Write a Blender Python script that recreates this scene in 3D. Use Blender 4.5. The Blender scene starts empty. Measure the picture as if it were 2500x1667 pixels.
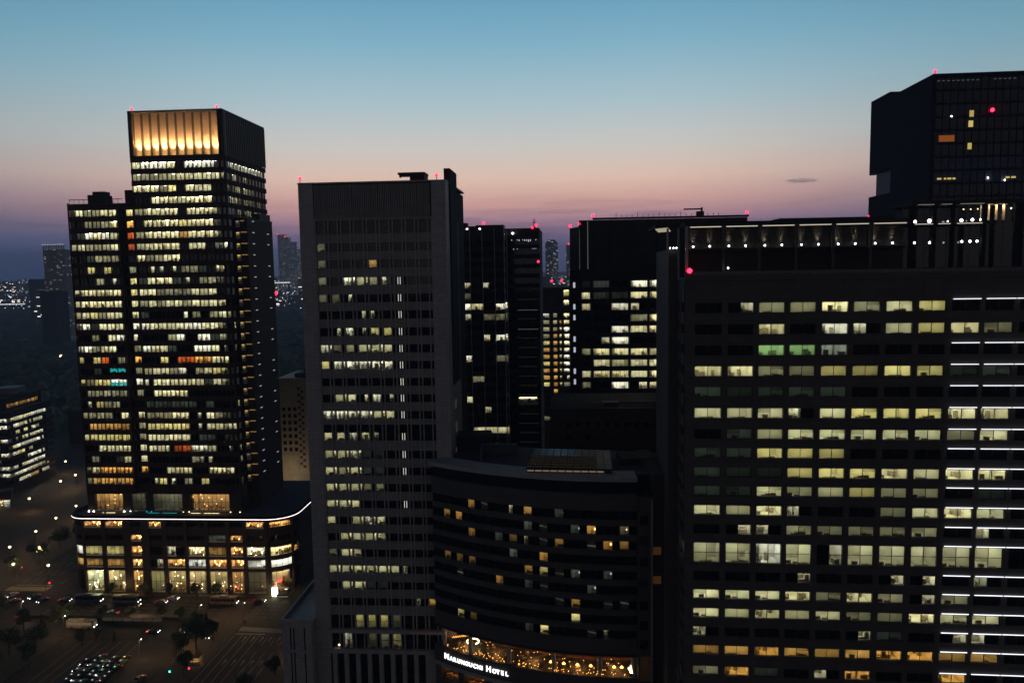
import bpy, math, random
from mathutils import Matrix, Vector
random.seed(7)
R = math.radians
S = bpy.context.scene
COL = S.collection

# ------------------------------------------------------------------ camera
CAM_H = 130.0
PITCH = math.atan(180.5 / 1900.0)
ROLL = 0.016
cam = bpy.data.cameras.new("camera")
cam.sensor_width = 36.0
cam.sensor_fit = 'HORIZONTAL'
cam.lens = 36.0 * 1900.0 / 2500.0
cam.clip_start = 1.0
cam.clip_end = 40000.0
cam_o = bpy.data.objects.new("camera", cam)
COL.objects.link(cam_o)
cp, sp, cr, sr = math.cos(PITCH), math.sin(PITCH), math.cos(ROLL), math.sin(ROLL)
F0, U0, R0 = Vector((0, cp, -sp)), Vector((0, sp, cp)), Vector((1, 0, 0))
CX, CY, CZ = R0 * cr - U0 * sr, R0 * sr + U0 * cr, -F0
cam_o.matrix_world = Matrix(((CX.x, CY.x, CZ.x, 0), (CX.y, CY.y, CZ.y, 0), (CX.z, CY.z, CZ.z, CAM_H), (0, 0, 0, 1)))
S.camera = cam_o

# ------------------------------------------------------------------ sky
def lin(c):
    return tuple(((v / 255.0) / 12.92 if v / 255.0 <= 0.04045 else ((v / 255.0 + 0.055) / 1.055) ** 2.4) for v in c)

world = bpy.data.worlds.new("World")
S.world = world
world.use_nodes = True
NT = world.node_tree
NT.nodes.clear()
N = NT.nodes.new
def L(a, b): NT.links.new(a, b)
w_out = N('ShaderNodeOutputWorld'); w_bg = N('ShaderNodeBackground')
tc = N('ShaderNodeTexCoord'); sep = N('ShaderNodeSeparateXYZ')
L(tc.outputs['Generated'], sep.inputs[0])
HAZE = 1.6e-4
def ramp(stops):
    r = N('ShaderNodeValToRGB')
    e = r.color_ramp.elements
    while len(e) > 1: e.remove(e[-1])
    for i, (p, c) in enumerate(stops):
        el = e[0] if i == 0 else e.new(p)
        el.position = p
        t_ = math.exp(0.6 * HAZE * 226 / max(p * 0.85, 0.025))      # what the haze takes away again on the way here
        el.color = (*[q * t_ for q in lin(c)], 1)
    return r
mz = N('ShaderNodeMapRange')          # height of the view direction, 0 = horizon, 1 = about 58 degrees up
mz.inputs['From Min'].default_value = 0.0; mz.inputs['From Max'].default_value = 0.85
L(sep.outputs['Z'], mz.inputs['Value'])
k = 1 / 0.85
west = ramp([(0.0, (60, 66, 100)), (0.022 * k, (70, 76, 114)), (0.040 * k, (106, 94, 130)), (0.058 * k, (156, 120, 140)),
             (0.080 * k, (202, 154, 149)), (0.110 * k, (218, 186, 170)), (0.145 * k, (200, 194, 188)), (0.20 * k, (164, 188, 197)), (0.265 * k, (124, 171, 192)),
             (0.335 * k, (88, 148, 181)), (0.45 * k, (48, 94, 134)), (0.65 * k, (24, 46, 74)), (1.0, (14, 24, 40))])
side = ramp([(0.0, (34, 56, 92)), (0.03 * k, (44, 68, 104)), (0.055 * k, (76, 84, 112)), (0.08 * k, (120, 110, 128)), (0.112 * k, (160, 148, 150)),
             (0.155 * k, (152, 164, 168)), (0.23 * k, (112, 156, 174)), (0.335 * k, (68, 126, 158)), (0.45 * k, (40, 78, 112)), (0.65 * k, (24, 46, 74)), (1.0, (14, 24, 40))])
east = ramp([(0.0, (88, 84, 86)), (0.10 * k, (104, 98, 100)), (0.25 * k, (90, 88, 94)), (0.5 * k, (52, 54, 62)), (1.0, (14, 24, 40))])
for r_ in (west, side, east): L(mz.outputs[0], r_.inputs[0])
az = N('ShaderNodeMath'); az.operation = 'ARCTAN2'
L(sep.outputs['X'], az.inputs[0]); L(sep.outputs['Y'], az.inputs[1])     # 0 along +Y, where the sun went down
ab = N('ShaderNodeMath'); ab.operation = 'ABSOLUTE'
off = N('ShaderNodeMath'); off.operation = 'ADD'; off.inputs[1].default_value = 0.03
L(az.outputs[0], off.inputs[0]); L(off.outputs[0], ab.inputs[0])
f1 = N('ShaderNodeMapRange'); f1.interpolation_type = 'SMOOTHSTEP'
f1.inputs['From Min'].default_value = 0.16; f1.inputs['From Max'].default_value = 0.72
f2 = N('ShaderNodeMapRange'); f2.interpolation_type = 'SMOOTHSTEP'
f2.inputs['From Min'].default_value = 0.75; f2.inputs['From Max'].default_value = 2.2
L(ab.outputs[0], f1.inputs['Value']); L(ab.outputs[0], f2.inputs['Value'])
m1 = N('ShaderNodeMix'); m1.data_type = 'RGBA'
m2 = N('ShaderNodeMix'); m2.data_type = 'RGBA'
L(f1.outputs[0], m1.inputs['Factor']); L(west.outputs[0], m1.inputs['A']); L(side.outputs[0], m1.inputs['B'])
L(f2.outputs[0], m2.inputs['Factor']); L(m1.outputs['Result'], m2.inputs['A']); L(east.outputs[0], m2.inputs['B'])
# thin dusk cloud streaks low over the horizon
cmap = N('ShaderNodeMapping'); cmap.inputs['Scale'].default_value = (3.0, 3.0, 38.0)
L(tc.outputs['Generated'], cmap.inputs[0])
cn = N('ShaderNodeTexNoise'); cn.inputs['Scale'].default_value = 2.2; cn.inputs['Detail'].default_value = 5.0
L(cmap.outputs[0], cn.inputs['Vector'])
cth = N('ShaderNodeMapRange'); cth.inputs['From Min'].default_value = 0.52; cth.inputs['From Max'].default_value = 0.72
cth.inputs['To Max'].default_value = 0.55
L(cn.outputs['Fac'], cth.inputs['Value'])
cb = N('ShaderNodeMapRange'); cb.inputs['From Min'].default_value = 0.095; cb.inputs['From Max'].default_value = 0.06
L(sep.outputs['Z'], cb.inputs['Value'])
cm = N('ShaderNodeMath'); cm.operation = 'MULTIPLY'
L(cth.outputs[0], cm.inputs[0]); L(cb.outputs[0], cm.inputs[1])
m3 = N('ShaderNodeMix'); m3.data_type = 'RGBA'
m3.inputs['B'].default_value = (*lin((88, 86, 116)), 1)
L(cm.outputs[0], m3.inputs['Factor']); L(m2.outputs['Result'], m3.inputs['A'])
# one small dark cloud bank hanging right of centre, 5 degrees up
az2 = N('ShaderNodeMath'); az2.operation = 'MULTIPLY_ADD'; az2.inputs[1].default_value = 20.0; az2.inputs[2].default_value = -20.0 * 0.353
L(az.outputs[0], az2.inputs[0])
el2 = N('ShaderNodeMath'); el2.operation = 'MULTIPLY_ADD'; el2.inputs[1].default_value = 120.0; el2.inputs[2].default_value = -120.0 * 0.0965
L(sep.outputs['Z'], el2.inputs[0])
cxy = N('ShaderNodeCombineXYZ'); L(az2.outputs[0], cxy.inputs['X']); L(el2.outputs[0], cxy.inputs['Y'])
cl_ = N('ShaderNodeVectorMath'); cl_.operation = 'LENGTH'; L(cxy.outputs[0], cl_.inputs[0])
cm2 = N('ShaderNodeMapRange'); cm2.inputs['From Min'].default_value = 1.0; cm2.inputs['From Max'].default_value = 0.2; L(cl_.outputs['Value'], cm2.inputs['Value'])
cn2 = N('ShaderNodeTexNoise'); cn2.inputs['Scale'].default_value = 4.5; cn2.inputs['Detail'].default_value = 7.0; cn2.inputs['Roughness'].default_value = 0.7; L(cxy.outputs[0], cn2.inputs['Vector'])
cm3 = N('ShaderNodeMath'); cm3.operation = 'MULTIPLY'; L(cm2.outputs[0], cm3.inputs[0]); L(cn2.outputs['Fac'], cm3.inputs[1])
cm4 = N('ShaderNodeMapRange'); cm4.inputs['From Min'].default_value = 0.36; cm4.inputs['From Max'].default_value = 0.56; cm4.inputs['To Max'].default_value = 0.75; L(cm3.outputs[0], cm4.inputs['Value'])
m4 = N('ShaderNodeMix'); m4.data_type = 'RGBA'; m4.inputs['B'].default_value = (*lin((84, 92, 116)), 1)
L(cm4.outputs[0], m4.inputs['Factor']); L(m3.outputs['Result'], m4.inputs['A'])
# physical twilight sky added faintly over the measured gradient
sky = N('ShaderNodeTexSky'); sky.sky_type = 'NISHITA'; sky.sun_disc = False
sky.sun_elevation = R(-2.0); sky.sun_rotation = R(0.0)
sb = N('ShaderNodeMix'); sb.data_type = 'RGBA'; sb.blend_type = 'ADD'; sb.inputs['Factor'].default_value = 0.05
L(m4.outputs['Result'], sb.inputs['A']); L(sky.outputs[0], sb.inputs['B'])
L(sb.outputs['Result'], w_bg.inputs['Color'])
w_bg.inputs['Strength'].default_value = 1.06
L(w_bg.outputs[0], w_out.inputs[0])

sun = bpy.data.lights.new("sun", 'SUN')
sun.energy = 0.02; sun.angle = R(15); sun.color = (1.0, 0.72, 0.55)
sun_o = bpy.data.objects.new("sun", sun); COL.objects.link(sun_o)
sun_o.rotation_euler = (R(-88), 0, 0)

vs = S.view_settings
S.display_settings.display_device = 'sRGB'
vs.view_transform = 'Standard'; vs.look = 'None'; vs.exposure = 0.0; vs.gamma = 1.0; vs.use_curve_mapping = False
C = S.cycles
C.use_denoising = True
try: C.denoiser = 'OPENIMAGEDENOISE'
except Exception: pass
C.max_bounces = 5; C.diffuse_bounces = 3; C.glossy_bounces = 2; C.transmission_bounces = 2; C.transparent_max_bounces = 8; C.volume_bounces = 0
C.sample_clamp_indirect = 3.0
C.sample_clamp_direct = 0.0
C.caustics_reflective = False; C.caustics_refractive = False
C.use_light_tree = True

# ------------------------------------------------------------------ materials
MATS = {}
def mat(name, col, rough=0.7, metal=0.0, var=0.25, scale=0.6, bump=0.0, spec=0.5):
    m = bpy.data.materials.new(name); m.use_nodes = True
    nt = m.node_tree; b = nt.nodes['Principled BSDF']
    b.inputs['Roughness'].default_value = rough; b.inputs['Metallic'].default_value = metal
    b.inputs['Specular IOR Level'].default_value = spec
    t = nt.nodes.new('ShaderNodeTexCoord'); n = nt.nodes.new('ShaderNodeTexNoise')
    n.inputs['Scale'].default_value = scale; n.inputs['Detail'].default_value = 6
    nt.links.new(t.outputs['Object'], n.inputs['Vector'])
    r = nt.nodes.new('ShaderNodeValToRGB')
    r.color_ramp.elements[0].color = (*[c * (1 - var) for c in col], 1); r.color_ramp.elements[0].position = 0.3
    r.color_ramp.elements[1].color = (*[min(1, c * (1 + var)) for c in col], 1); r.color_ramp.elements[1].position = 0.7
    nt.links.new(n.outputs['Fac'], r.inputs[0]); nt.links.new(r.outputs[0], b.inputs['Base Color'])
    if bump:
        bp = nt.nodes.new('ShaderNodeBump'); bp.inputs['Strength'].default_value = bump
        n2 = nt.nodes.new('ShaderNodeTexNoise'); n2.inputs['Scale'].default_value = scale * 8; n2.inputs['Detail'].default_value = 4
        nt.links.new(t.outputs['Object'], n2.inputs['Vector'])
        nt.links.new(n2.outputs['Fac'], bp.inputs['Height']); nt.links.new(bp.outputs[0], b.inputs['Normal'])
    MATS[name] = m
    return m
def emit(name, col, strength, objcol=False):
    m = bpy.data.materials.new(name); m.use_nodes = True
    nt = m.node_tree; nt.nodes.clear()
    o = nt.nodes.new('ShaderNodeOutputMaterial'); e = nt.nodes.new('ShaderNodeEmission')
    e.inputs['Color'].default_value = (*col, 1); e.inputs['Strength'].default_value = strength
    if objcol:
        i = nt.nodes.new('ShaderNodeObjectInfo'); nt.links.new(i.outputs['Color'], e.inputs['Color'])
    nt.links.new(e.outputs[0], o.inputs[0])
    MATS[name] = m
    return m

def tile_mat(name, col, tw, th, rough=0.6, var=0.2, mortar=0.6):
    """stone or metal cladding: panel colour varies from panel to panel, with fine joints (Object coordinates)"""
    m = mat(name, col, rough, var=var, scale=0.25)
    nt = m.node_tree; b = nt.nodes['Principled BSDF']
    t = nt.nodes.new('ShaderNodeTexCoord'); sp_ = nt.nodes.new('ShaderNodeSeparateXYZ'); cb_ = nt.nodes.new('ShaderNodeCombineXYZ')
    ad = nt.nodes.new('ShaderNodeMath'); ad.operation = 'ADD'
    nt.links.new(t.outputs['Object'], sp_.inputs[0])
    nt.links.new(sp_.outputs['X'], ad.inputs[0]); nt.links.new(sp_.outputs['Y'], ad.inputs[1])
    nt.links.new(ad.outputs[0], cb_.inputs['X']); nt.links.new(sp_.outputs['Z'], cb_.inputs['Y'])
    br = nt.nodes.new('ShaderNodeTexBrick'); br.offset = 0.0
    br.inputs['Scale'].default_value = 1.0; br.inputs['Brick Width'].default_value = tw; br.inputs['Row Height'].default_value = th
    br.inputs['Mortar Size'].default_value = 0.03
    br.inputs['Color1'].default_value = (*[c * (1 - var * .5) for c in col], 1)
    br.inputs['Color2'].default_value = (*[c * (1 + var * .5) for c in col], 1)
    br.inputs['Mortar'].default_value = (*[c * mortar for c in col], 1)
    nt.links.new(cb_.outputs[0], br.inputs['Vector'])
    mx = nt.nodes.new('ShaderNodeMix'); mx.data_type = 'RGBA'; mx.blend_type = 'MULTIPLY'; mx.inputs['Factor'].default_value = 0.6
    old = b.inputs['Base Color'].links[0].from_socket
    nt.links.new(br.outputs['Color'], mx.inputs['A'])
    n = nt.nodes.new('ShaderNodeTexNoise'); n.inputs['Scale'].default_value = 0.12; n.inputs['Detail'].default_value = 5
    nt.links.new(t.outputs['Object'], n.inputs['Vector'])
    nr = nt.nodes.new('ShaderNodeMapRange'); nr.inputs['To Min'].default_value = 0.55; nr.inputs['To Max'].default_value = 1.15
    nt.links.new(n.outputs['Fac'], nr.inputs['Value']); nt.links.new(nr.outputs[0], mx.inputs['B'])
    nt.links.new(mx.outputs['Result'], b.inputs['Base Color'])
    return m

tile_mat('concrete', (0.31, 0.31, 0.305), 1.6, 1.06)
tile_mat('concrete_spandrel', (0.22, 0.22, 0.215), 3.27, 1.1)
tile_mat('hotel_panel', (0.066, 0.062, 0.063), 2.4, 1.2)
mat('dark_wood', (0.10, 0.045, 0.018), 0.7, var=.5)
tile_mat('grey_panel', (0.135, 0.132, 0.135), 3.0, 1.4)
tile_mat('umber_panel', (0.072, 0.064, 0.060), 3.0, 1.4, rough=.8)
mat('setback', (0.08, 0.09, 0.13), 0.6, spec=.1)
tile_mat('dark_panel', (0.040, 0.038, 0.040), 3.5, 2.1, rough=.9)
MATS['dark_panel'].node_tree.nodes['Principled BSDF'].inputs['Specular IOR Level'].default_value = .12
tile_mat('slate_panel', (0.02, 0.022, 0.03), 3.5, 2.1, rough=.9)
MATS['slate_panel'].node_tree.nodes['Principled BSDF'].inputs['Specular IOR Level'].default_value = .05
tile_mat('brown_stone', (0.055, 0.036, 0.028), 1.8, 1.2, rough=.85)
tile_mat('beige_stone', (0.42, 0.33, 0.22), 2.0, 1.5)
mat('brown_metal', (0.055, 0.030, 0.022), 0.7, 0.0, spec=.2)
mat('dark_metal', (0.030, 0.028, 0.030), 0.6, 0.0, spec=.25)
mat('grey_metal', (0.22, 0.22, 0.24), 0.45, 0.3)
mat('louvre', (0.50, 0.40, 0.30), 0.7, 0.0, var=0.12, spec=.2)
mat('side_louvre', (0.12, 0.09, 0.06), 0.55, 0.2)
mat('roof', (0.07, 0.07, 0.08), 0.9, bump=0.3, spec=.2)
mat('white_frame', (0.6, 0.6, 0.6), 0.5)
mat('black_glass', (0.008, 0.010, 0.012), 0.06, var=0.3, spec=0.35)
mat('blue_glass', (0.010, 0.015, 0.028), 0.1, var=0.4, scale=.15, spec=0.28)
mat('room_wall', (0.62, 0.60, 0.55), 0.9, var=0.08)
mat('room_floor', (0.42, 0.40, 0.35), 0.9)
mat('room_dark', (0.02, 0.022, 0.024), 0.9)
mat('furniture', (0.24, 0.20, 0.16), 0.8, var=0.6, scale=3)
mat('goods', (0.45, 0.30, 0.16), 0.7, var=0.9, scale=1.7)
mat('asphalt', (0.034, 0.028, 0.023), 0.85, var=0.35, scale=0.25, bump=0.3, spec=.3)
mat('paving', (0.075, 0.060, 0.046), 0.9, var=0.25, scale=0.6, spec=.2)
mat('ground', (0.028, 0.025, 0.021), 0.95, var=0.4, scale=0.03, spec=.1)
mat('earth', (0.05, 0.045, 0.03), 0.95)
mat('paint', (0.36, 0.35, 0.32), 0.7, var=0.35, scale=2.5)
mat('yellow_paint', (0.45, 0.35, 0.15), 0.7, var=0.35, scale=2.5)
mat('leaf', (0.045, 0.07, 0.03), 0.7, var=0.5, scale=0.7)
mat('bark', (0.07, 0.05, 0.035), 0.9)
mat('tyre', (0.02, 0.02, 0.02), 0.9)
mat('car_black', (0.015, 0.015, 0.018), 0.25)
mat('car_white', (0.3, 0.3, 0.29), 0.3)
mat('car_silver', (0.12, 0.12, 0.125), 0.35, 0.2)
mat('car_green', (0.03, 0.12, 0.08), 0.3)
mat('bus_blue', (0.03, 0.04, 0.10), 0.3)
mat('bus_teal', (0.07, 0.10, 0.11), 0.35)
mat('bus_cream', (0.24, 0.20, 0.14), 0.35)
mat('bus_red', (0.17, 0.12, 0.11), 0.35)
mat('skin', (0.45, 0.3, 0.22), 0.6)
mat('cloth', (0.05, 0.05, 0.06), 0.9)
emit('room_light', (1, 1, 1), 8.0, True)
emit('lit_soft', (1, 1, 1), 1.0, True)
emit('red_lamp', (1.0, 0.012, 0.04), 9.0)
emit('red_dim', (1.0, 0.03, 0.03), 6.0)
emit('green_lamp', (0.03, 1.0, 0.45), 9.0)
emit('white_lamp', (1.0, 0.98, 0.94), 24.0)
emit('led_white', (0.90, 0.92, 1.0), 1.7)
emit('led_pink', (1.0, 0.86, 0.84), 2.6)
emit('warm_lamp', (1.0, 0.66, 0.28), 9.0)
emit('lamp_yellow', (1.0, 0.86, 0.46), 4.0)
emit('lamp_bright', (1.0, 0.93, 0.6), 9.0)
emit('cyan_led', (0.02, 0.75, 0.72), 1.1)
emit('cyan_panel', (0.03, 0.62, 0.58), 0.55)
emit('uplight', (1.0, 0.62, 0.22), 52.0)
emit('amber_bulb', (1.0, 0.42, 0.08), 6.5)
emit('warm_slit', (1.0, 0.62, 0.2), 0.24)
emit('pale_slit', (0.8, 0.85, 1.0), 0.55)
emit('lit_line', (1.0, 0.95, 0.6), 3.0)
emit('stair_light', (1.0, 1.0, 0.86), 0.6)
emit('pale_dim', (0.5, 0.55, 0.4), 0.045)
emit('sign_white', (1.0, 1.0, 1.0), 2.2)
emit('amber_dim', (1.0, 0.42, 0.12), 0.035)
emit('sky_pane_lit', (1.0, 0.7, 0.5), 0.013)
emit('edge_dim', (1.0, 0.75, 0.5), 0.16)
mat('sky_pane', (0.05, 0.05, 0.06), 0.3)
mat('wood', (0.30, 0.15, 0.06), 0.6, var=0.4)
emit('white_spot', (1.0, 0.97, 0.93), 14.0)
emit('canopy_led', (1.0, 0.88, 0.7), 0.6)
emit('canopy_dim', (1.0, 0.9, 0.8), 0.2)
emit('soffit', (1.0, 0.93, 0.62), 0.36)
emit('eave_dim', (0.6, 0.7, 0.8), 0.12)
emit('dim_line', (0.8, 0.85, 0.75), 0.14)
emit('dimmer_line', (0.8, 0.85, 0.75), 0.035)
emit('headlight', (1.0, 0.97, 0.9), 9.0)
emit('taillight', (1.0, 0.02, 0.03), 2.5)
mat('lens_off', (0.05, 0.03, 0.03), 0.3)
emit('taxi_white', (1.0, 0.98, 0.9), 0.6)
emit('taxi_amber', (1.0, 0.6, 0.1), 2.0)
emit('taxi_green', (0.1, 1.0, 0.6), 1.2)
emit('bus_glow', (1.0, 0.8, 0.45), 0.12)
emit('kiosk_lamp', (1.0, 0.75, 0.4), 6.0)
emit('screen', (1.0, 0.85, 0.6), 0.03)
emit('far_point', (0.9, 0.95, 1.0), 3.0)
emit('far_line', (0.92, 0.96, 1.0), 1.2)
emit('blue_sign', (0.15, 0.15, 1.0), 1.5)
emit('red_sign', (1.0, 0.05, 0.03), 2.0)
def blind_mat(name, tc_, dc_):
    m = bpy.data.materials.new(name); m.use_nodes = True
    nt = m.node_tree; nt.nodes.clear()
    o = nt.nodes.new('ShaderNodeOutputMaterial')
    t = nt.nodes.new('ShaderNodeBsdfTranslucent'); d = nt.nodes.new('ShaderNodeBsdfDiffuse'); mx = nt.nodes.new('ShaderNodeMixShader')
    t.inputs['Color'].default_value = tc_; d.inputs['Color'].default_value = dc_
    mx.inputs[0].default_value = 0.35
    nt.links.new(t.outputs[0], mx.inputs[1]); nt.links.new(d.outputs[0], mx.inputs[2]); nt.links.new(mx.outputs[0], o.inputs[0])
    MATS[name] = m
blind_mat('blind', (0.78, 0.76, 0.68, 1), (0.35, 0.35, 0.32, 1))
blind_mat('blind_dark', (0.46, 0.44, 0.38, 1), (0.2, 0.2, 0.19, 1))
def glass_mat():
    m = bpy.data.materials.new('glass'); m.use_nodes = True
    nt = m.node_tree; nt.nodes.clear()
    o = nt.nodes.new('ShaderNodeOutputMaterial')
    t = nt.nodes.new('ShaderNodeBsdfTransparent'); g = nt.nodes.new('ShaderNodeBsdfGlossy'); mx = nt.nodes.new('ShaderNodeMixShader')
    t.inputs['Color'].default_value = (0.86, 0.9, 0.86, 1); g.inputs['Roughness'].default_value = 0.03
    fr = nt.nodes.new('ShaderNodeFresnel'); fr.inputs['IOR'].default_value = 1.5
    nt.links.new(fr.outputs[0], mx.inputs[0]); nt.links.new(t.outputs[0], mx.inputs[1]); nt.links.new(g.outputs[0], mx.inputs[2])
    nt.links.new(mx.outputs[0], o.inputs[0])
    MATS['glass'] = m
glass_mat()
def far_mat(name, base, cell, frac, strength, warm=0.35):
    """far building: windows too small to tell apart, lit at random on a real 3D grid"""
    m = mat(name, base, 0.8)
    nt = m.node_tree; b = nt.nodes['Principled BSDF']
    t = nt.nodes.new('ShaderNodeTexCoord')
    mp = nt.nodes.new('ShaderNodeVectorMath'); mp.operation = 'DIVIDE'; mp.inputs[1].default_value = cell
    fl = nt.nodes.new('ShaderNodeVectorMath'); fl.operation = 'FLOOR'
    fr = nt.nodes.new('ShaderNodeVectorMath'); fr.operation = 'FRACTION'
    nt.links.new(t.outputs['Object'], mp.inputs[0]); nt.links.new(mp.outputs[0], fl.inputs[0]); nt.links.new(mp.outputs[0], fr.inputs[0])
    wn = nt.nodes.new('ShaderNodeTexWhiteNoise'); nt.links.new(fl.outputs[0], wn.inputs[0])
    gt = nt.nodes.new('ShaderNodeMath'); gt.operation = 'GREATER_THAN'; gt.inputs[1].default_value = 1 - frac
    nt.links.new(wn.outputs['Value'], gt.inputs[0])
    sx = nt.nodes.new('ShaderNodeSeparateXYZ'); nt.links.new(fr.outputs[0], sx.inputs[0])
    band = nt.nodes.new('ShaderNodeMath'); band.operation = 'LESS_THAN'; band.inputs[1].default_value = 0.5
    nt.links.new(sx.outputs['Z'], band.inputs[0])
    mu = nt.nodes.new('ShaderNodeMath'); mu.operation = 'MULTIPLY'; nt.links.new(gt.outputs[0], mu.inputs[0]); nt.links.new(band.outputs[0], mu.inputs[1])
    s2 = nt.nodes.new('ShaderNodeSeparateXYZ'); nt.links.new(wn.outputs['Color'], s2.inputs[0])
    st = nt.nodes.new('ShaderNodeMath'); st.operation = 'MULTIPLY'; nt.links.new(mu.outputs[0], st.inputs[0]); nt.links.new(s2.outputs['Y'], st.inputs[1])
    st2 = nt.nodes.new('ShaderNodeMath'); st2.operation = 'MULTIPLY'; st2.inputs[1].default_value = strength; nt.links.new(st.outputs[0], st2.inputs[0])
    cr_ = nt.nodes.new('ShaderNodeMix'); cr_.data_type = 'RGBA'
    cr_.inputs['A'].default_value = (0.85, 0.92, 1.0, 1); cr_.inputs['B'].default_value = (1.0, 0.78, warm, 1)
    nt.links.new(s2.outputs['Z'], cr_.inputs['Factor'])
    nt.links.new(cr_.outputs['Result'], b.inputs['Emission Color']); nt.links.new(st2.outputs[0], b.inputs['Emission Strength'])
    return m
far_mat('far_a', (0.10, 0.11, 0.14), (5, 5, 4), 0.16, 0.75)
far_mat('far_b', (0.09, 0.10, 0.13), (9, 9, 4.5), 0.13, 2.2, 0.5)
far_mat('far_tower', (0.24, 0.22, 0.23), (4, 4, 3.4), 0.12, 0.4)
far_mat('far_city', (0.07, 0.08, 0.10), (9, 9, 6), 0.09, 4.5, 0.5)

# ------------------------------------------------------------------ mesh helpers
class MB:
    def __init__(s): s.v = []; s.f = []; s.m = []
    def quad(s, a, b, c, d, m=0):
        n = len(s.v); s.v += [a, b, c, d]; s.f.append((n, n + 1, n + 2, n + 3)); s.m.append(m)
    def box(s, x0, x1, y0, y1, z0, z1, m=0):
        n = len(s.v)
        s.v += [(x0, y0, z0), (x1, y0, z0), (x1, y1, z0), (x0, y1, z0), (x0, y0, z1), (x1, y0, z1), (x1, y1, z1), (x0, y1, z1)]
        for q in ((0, 3, 2, 1), (4, 5, 6, 7), (0, 1, 5, 4), (1, 2, 6, 5), (2, 3, 7, 6), (3, 0, 4, 7)):
            s.f.append(tuple(n + i for i in q)); s.m.append(m)
        return s
    def prism(s, pts, z0, z1, m=0, mt=None):
        n = len(s.v); k_ = len(pts)
        s.v += [(x, y, z0) for x, y in pts] + [(x, y, z1) for x, y in pts]
        for i in range(k_):
            j = (i + 1) % k_; s.f.append((n + i, n + j, n + k_ + j, n + k_ + i)); s.m.append(m)
        s.f.append(tuple(n + k_ + i for i in range(k_))); s.m.append(m if mt is None else mt)
        s.f.append(tuple(n + i for i in reversed(range(k_)))); s.m.append(m)
        return s
    def cyl(s, x, y, z0, z1, r0, r1=None, n=12, m=0):
        r1 = r0 if r1 is None else r1
        b = len(s.v)
        for i in range(n):
            a = 2 * math.pi * i / n; s.v.append((x + r0 * math.cos(a), y + r0 * math.sin(a), z0))
        for i in range(n):
            a = 2 * math.pi * i / n; s.v.append((x + r1 * math.cos(a), y + r1 * math.sin(a), z1))
        for i in range(n):
            j = (i + 1) % n; s.f.append((b + i, b + j, b + n + j, b + n + i)); s.m.append(m)
        s.f.append(tuple(b + n + i for i in range(n))); s.m.append(m)
        s.f.append(tuple(b + i for i in reversed(range(n)))); s.m.append(m)
        return s
    def tube(s, p, q, r0, r1=None, n=6, m=0):
        r1 = r0 if r1 is None else r1
        p, q = Vector(p), Vector(q); d = (q - p).normalized()
        a = d.cross(Vector((0, 0, 1)))
        if a.length < 1e-3: a = Vector((1, 0, 0))
        a.normalize(); b_ = d.cross(a); k_ = len(s.v)
        for c, r in ((p, r0), (q, r1)):
            for i in range(n):
                t = 2 * math.pi * i / n; s.v.append(tuple(c + a * (r * math.cos(t)) + b_ * (r * math.sin(t))))
        for i in range(n):
            j = (i + 1) % n; s.f.append((k_ + i, k_ + j, k_ + n + j, k_ + n + i)); s.m.append(m)
        s.f.append(tuple(k_ + n + i for i in range(n))); s.m.append(m)
        s.f.append(tuple(k_ + i for i in reversed(range(n)))); s.m.append(m)
        return s
    def ball(s, x, y, z, r, n=8, m=0, sz=1.0):
        k_ = len(s.v); h = n // 2
        for i in range(h + 1):
            t = math.pi * i / h
            for j in range(n):
                a = 2 * math.pi * j / n
                s.v.append((x + r * math.sin(t) * math.cos(a), y + r * math.sin(t) * math.sin(a), z + r * sz * math.cos(t)))
        for i in range(h):
            for j in range(n):
                j2 = (j + 1) % n
                s.f.append((k_ + i * n + j, k_ + (i + 1) * n + j, k_ + (i + 1) * n + j2, k_ + i * n + j2)); s.m.append(m)
        return s
    def mesh(s, name, mats):
        me = bpy.data.meshes.new(name)
        me.from_pydata(s.v, [], s.f)
        for x in mats: me.materials.append(MATS[x])
        me.polygons.foreach_set('material_index', s.m)
        me.update()
        return me
def put(name, me, parent=None, loc=(0, 0, 0), rz=0.0, kind=None, col=None):
    o = bpy.data.objects.new(name, me); COL.objects.link(o)
    o.location = loc; o.rotation_euler = (0, 0, rz)
    if parent is not None: o.parent = parent
    if kind: o['kind'] = kind
    if col is not None: o.color = (*col, 1)
    return o
def part(name, mb, mats, parent=None, **kw):
    mats = [mats] if isinstance(mats, str) else mats
    return put(name, mb.mesh(name, mats), parent, **kw)
def thing(name, label, cat, loc=(0, 0, 0), rz=0.0, group=None, mesh=None):
    o = put(name, mesh, None, loc, rz)
    o['label'] = label; o['category'] = cat
    if group: o['group'] = group
    return o
def dup(o, parent=None):
    c = o.copy(); COL.objects.link(c); c.parent = parent
    if parent is not None: c.matrix_parent_inverse = o.matrix_parent_inverse
    for ch in list(o.children): dup(ch, c)
    return c

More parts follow.
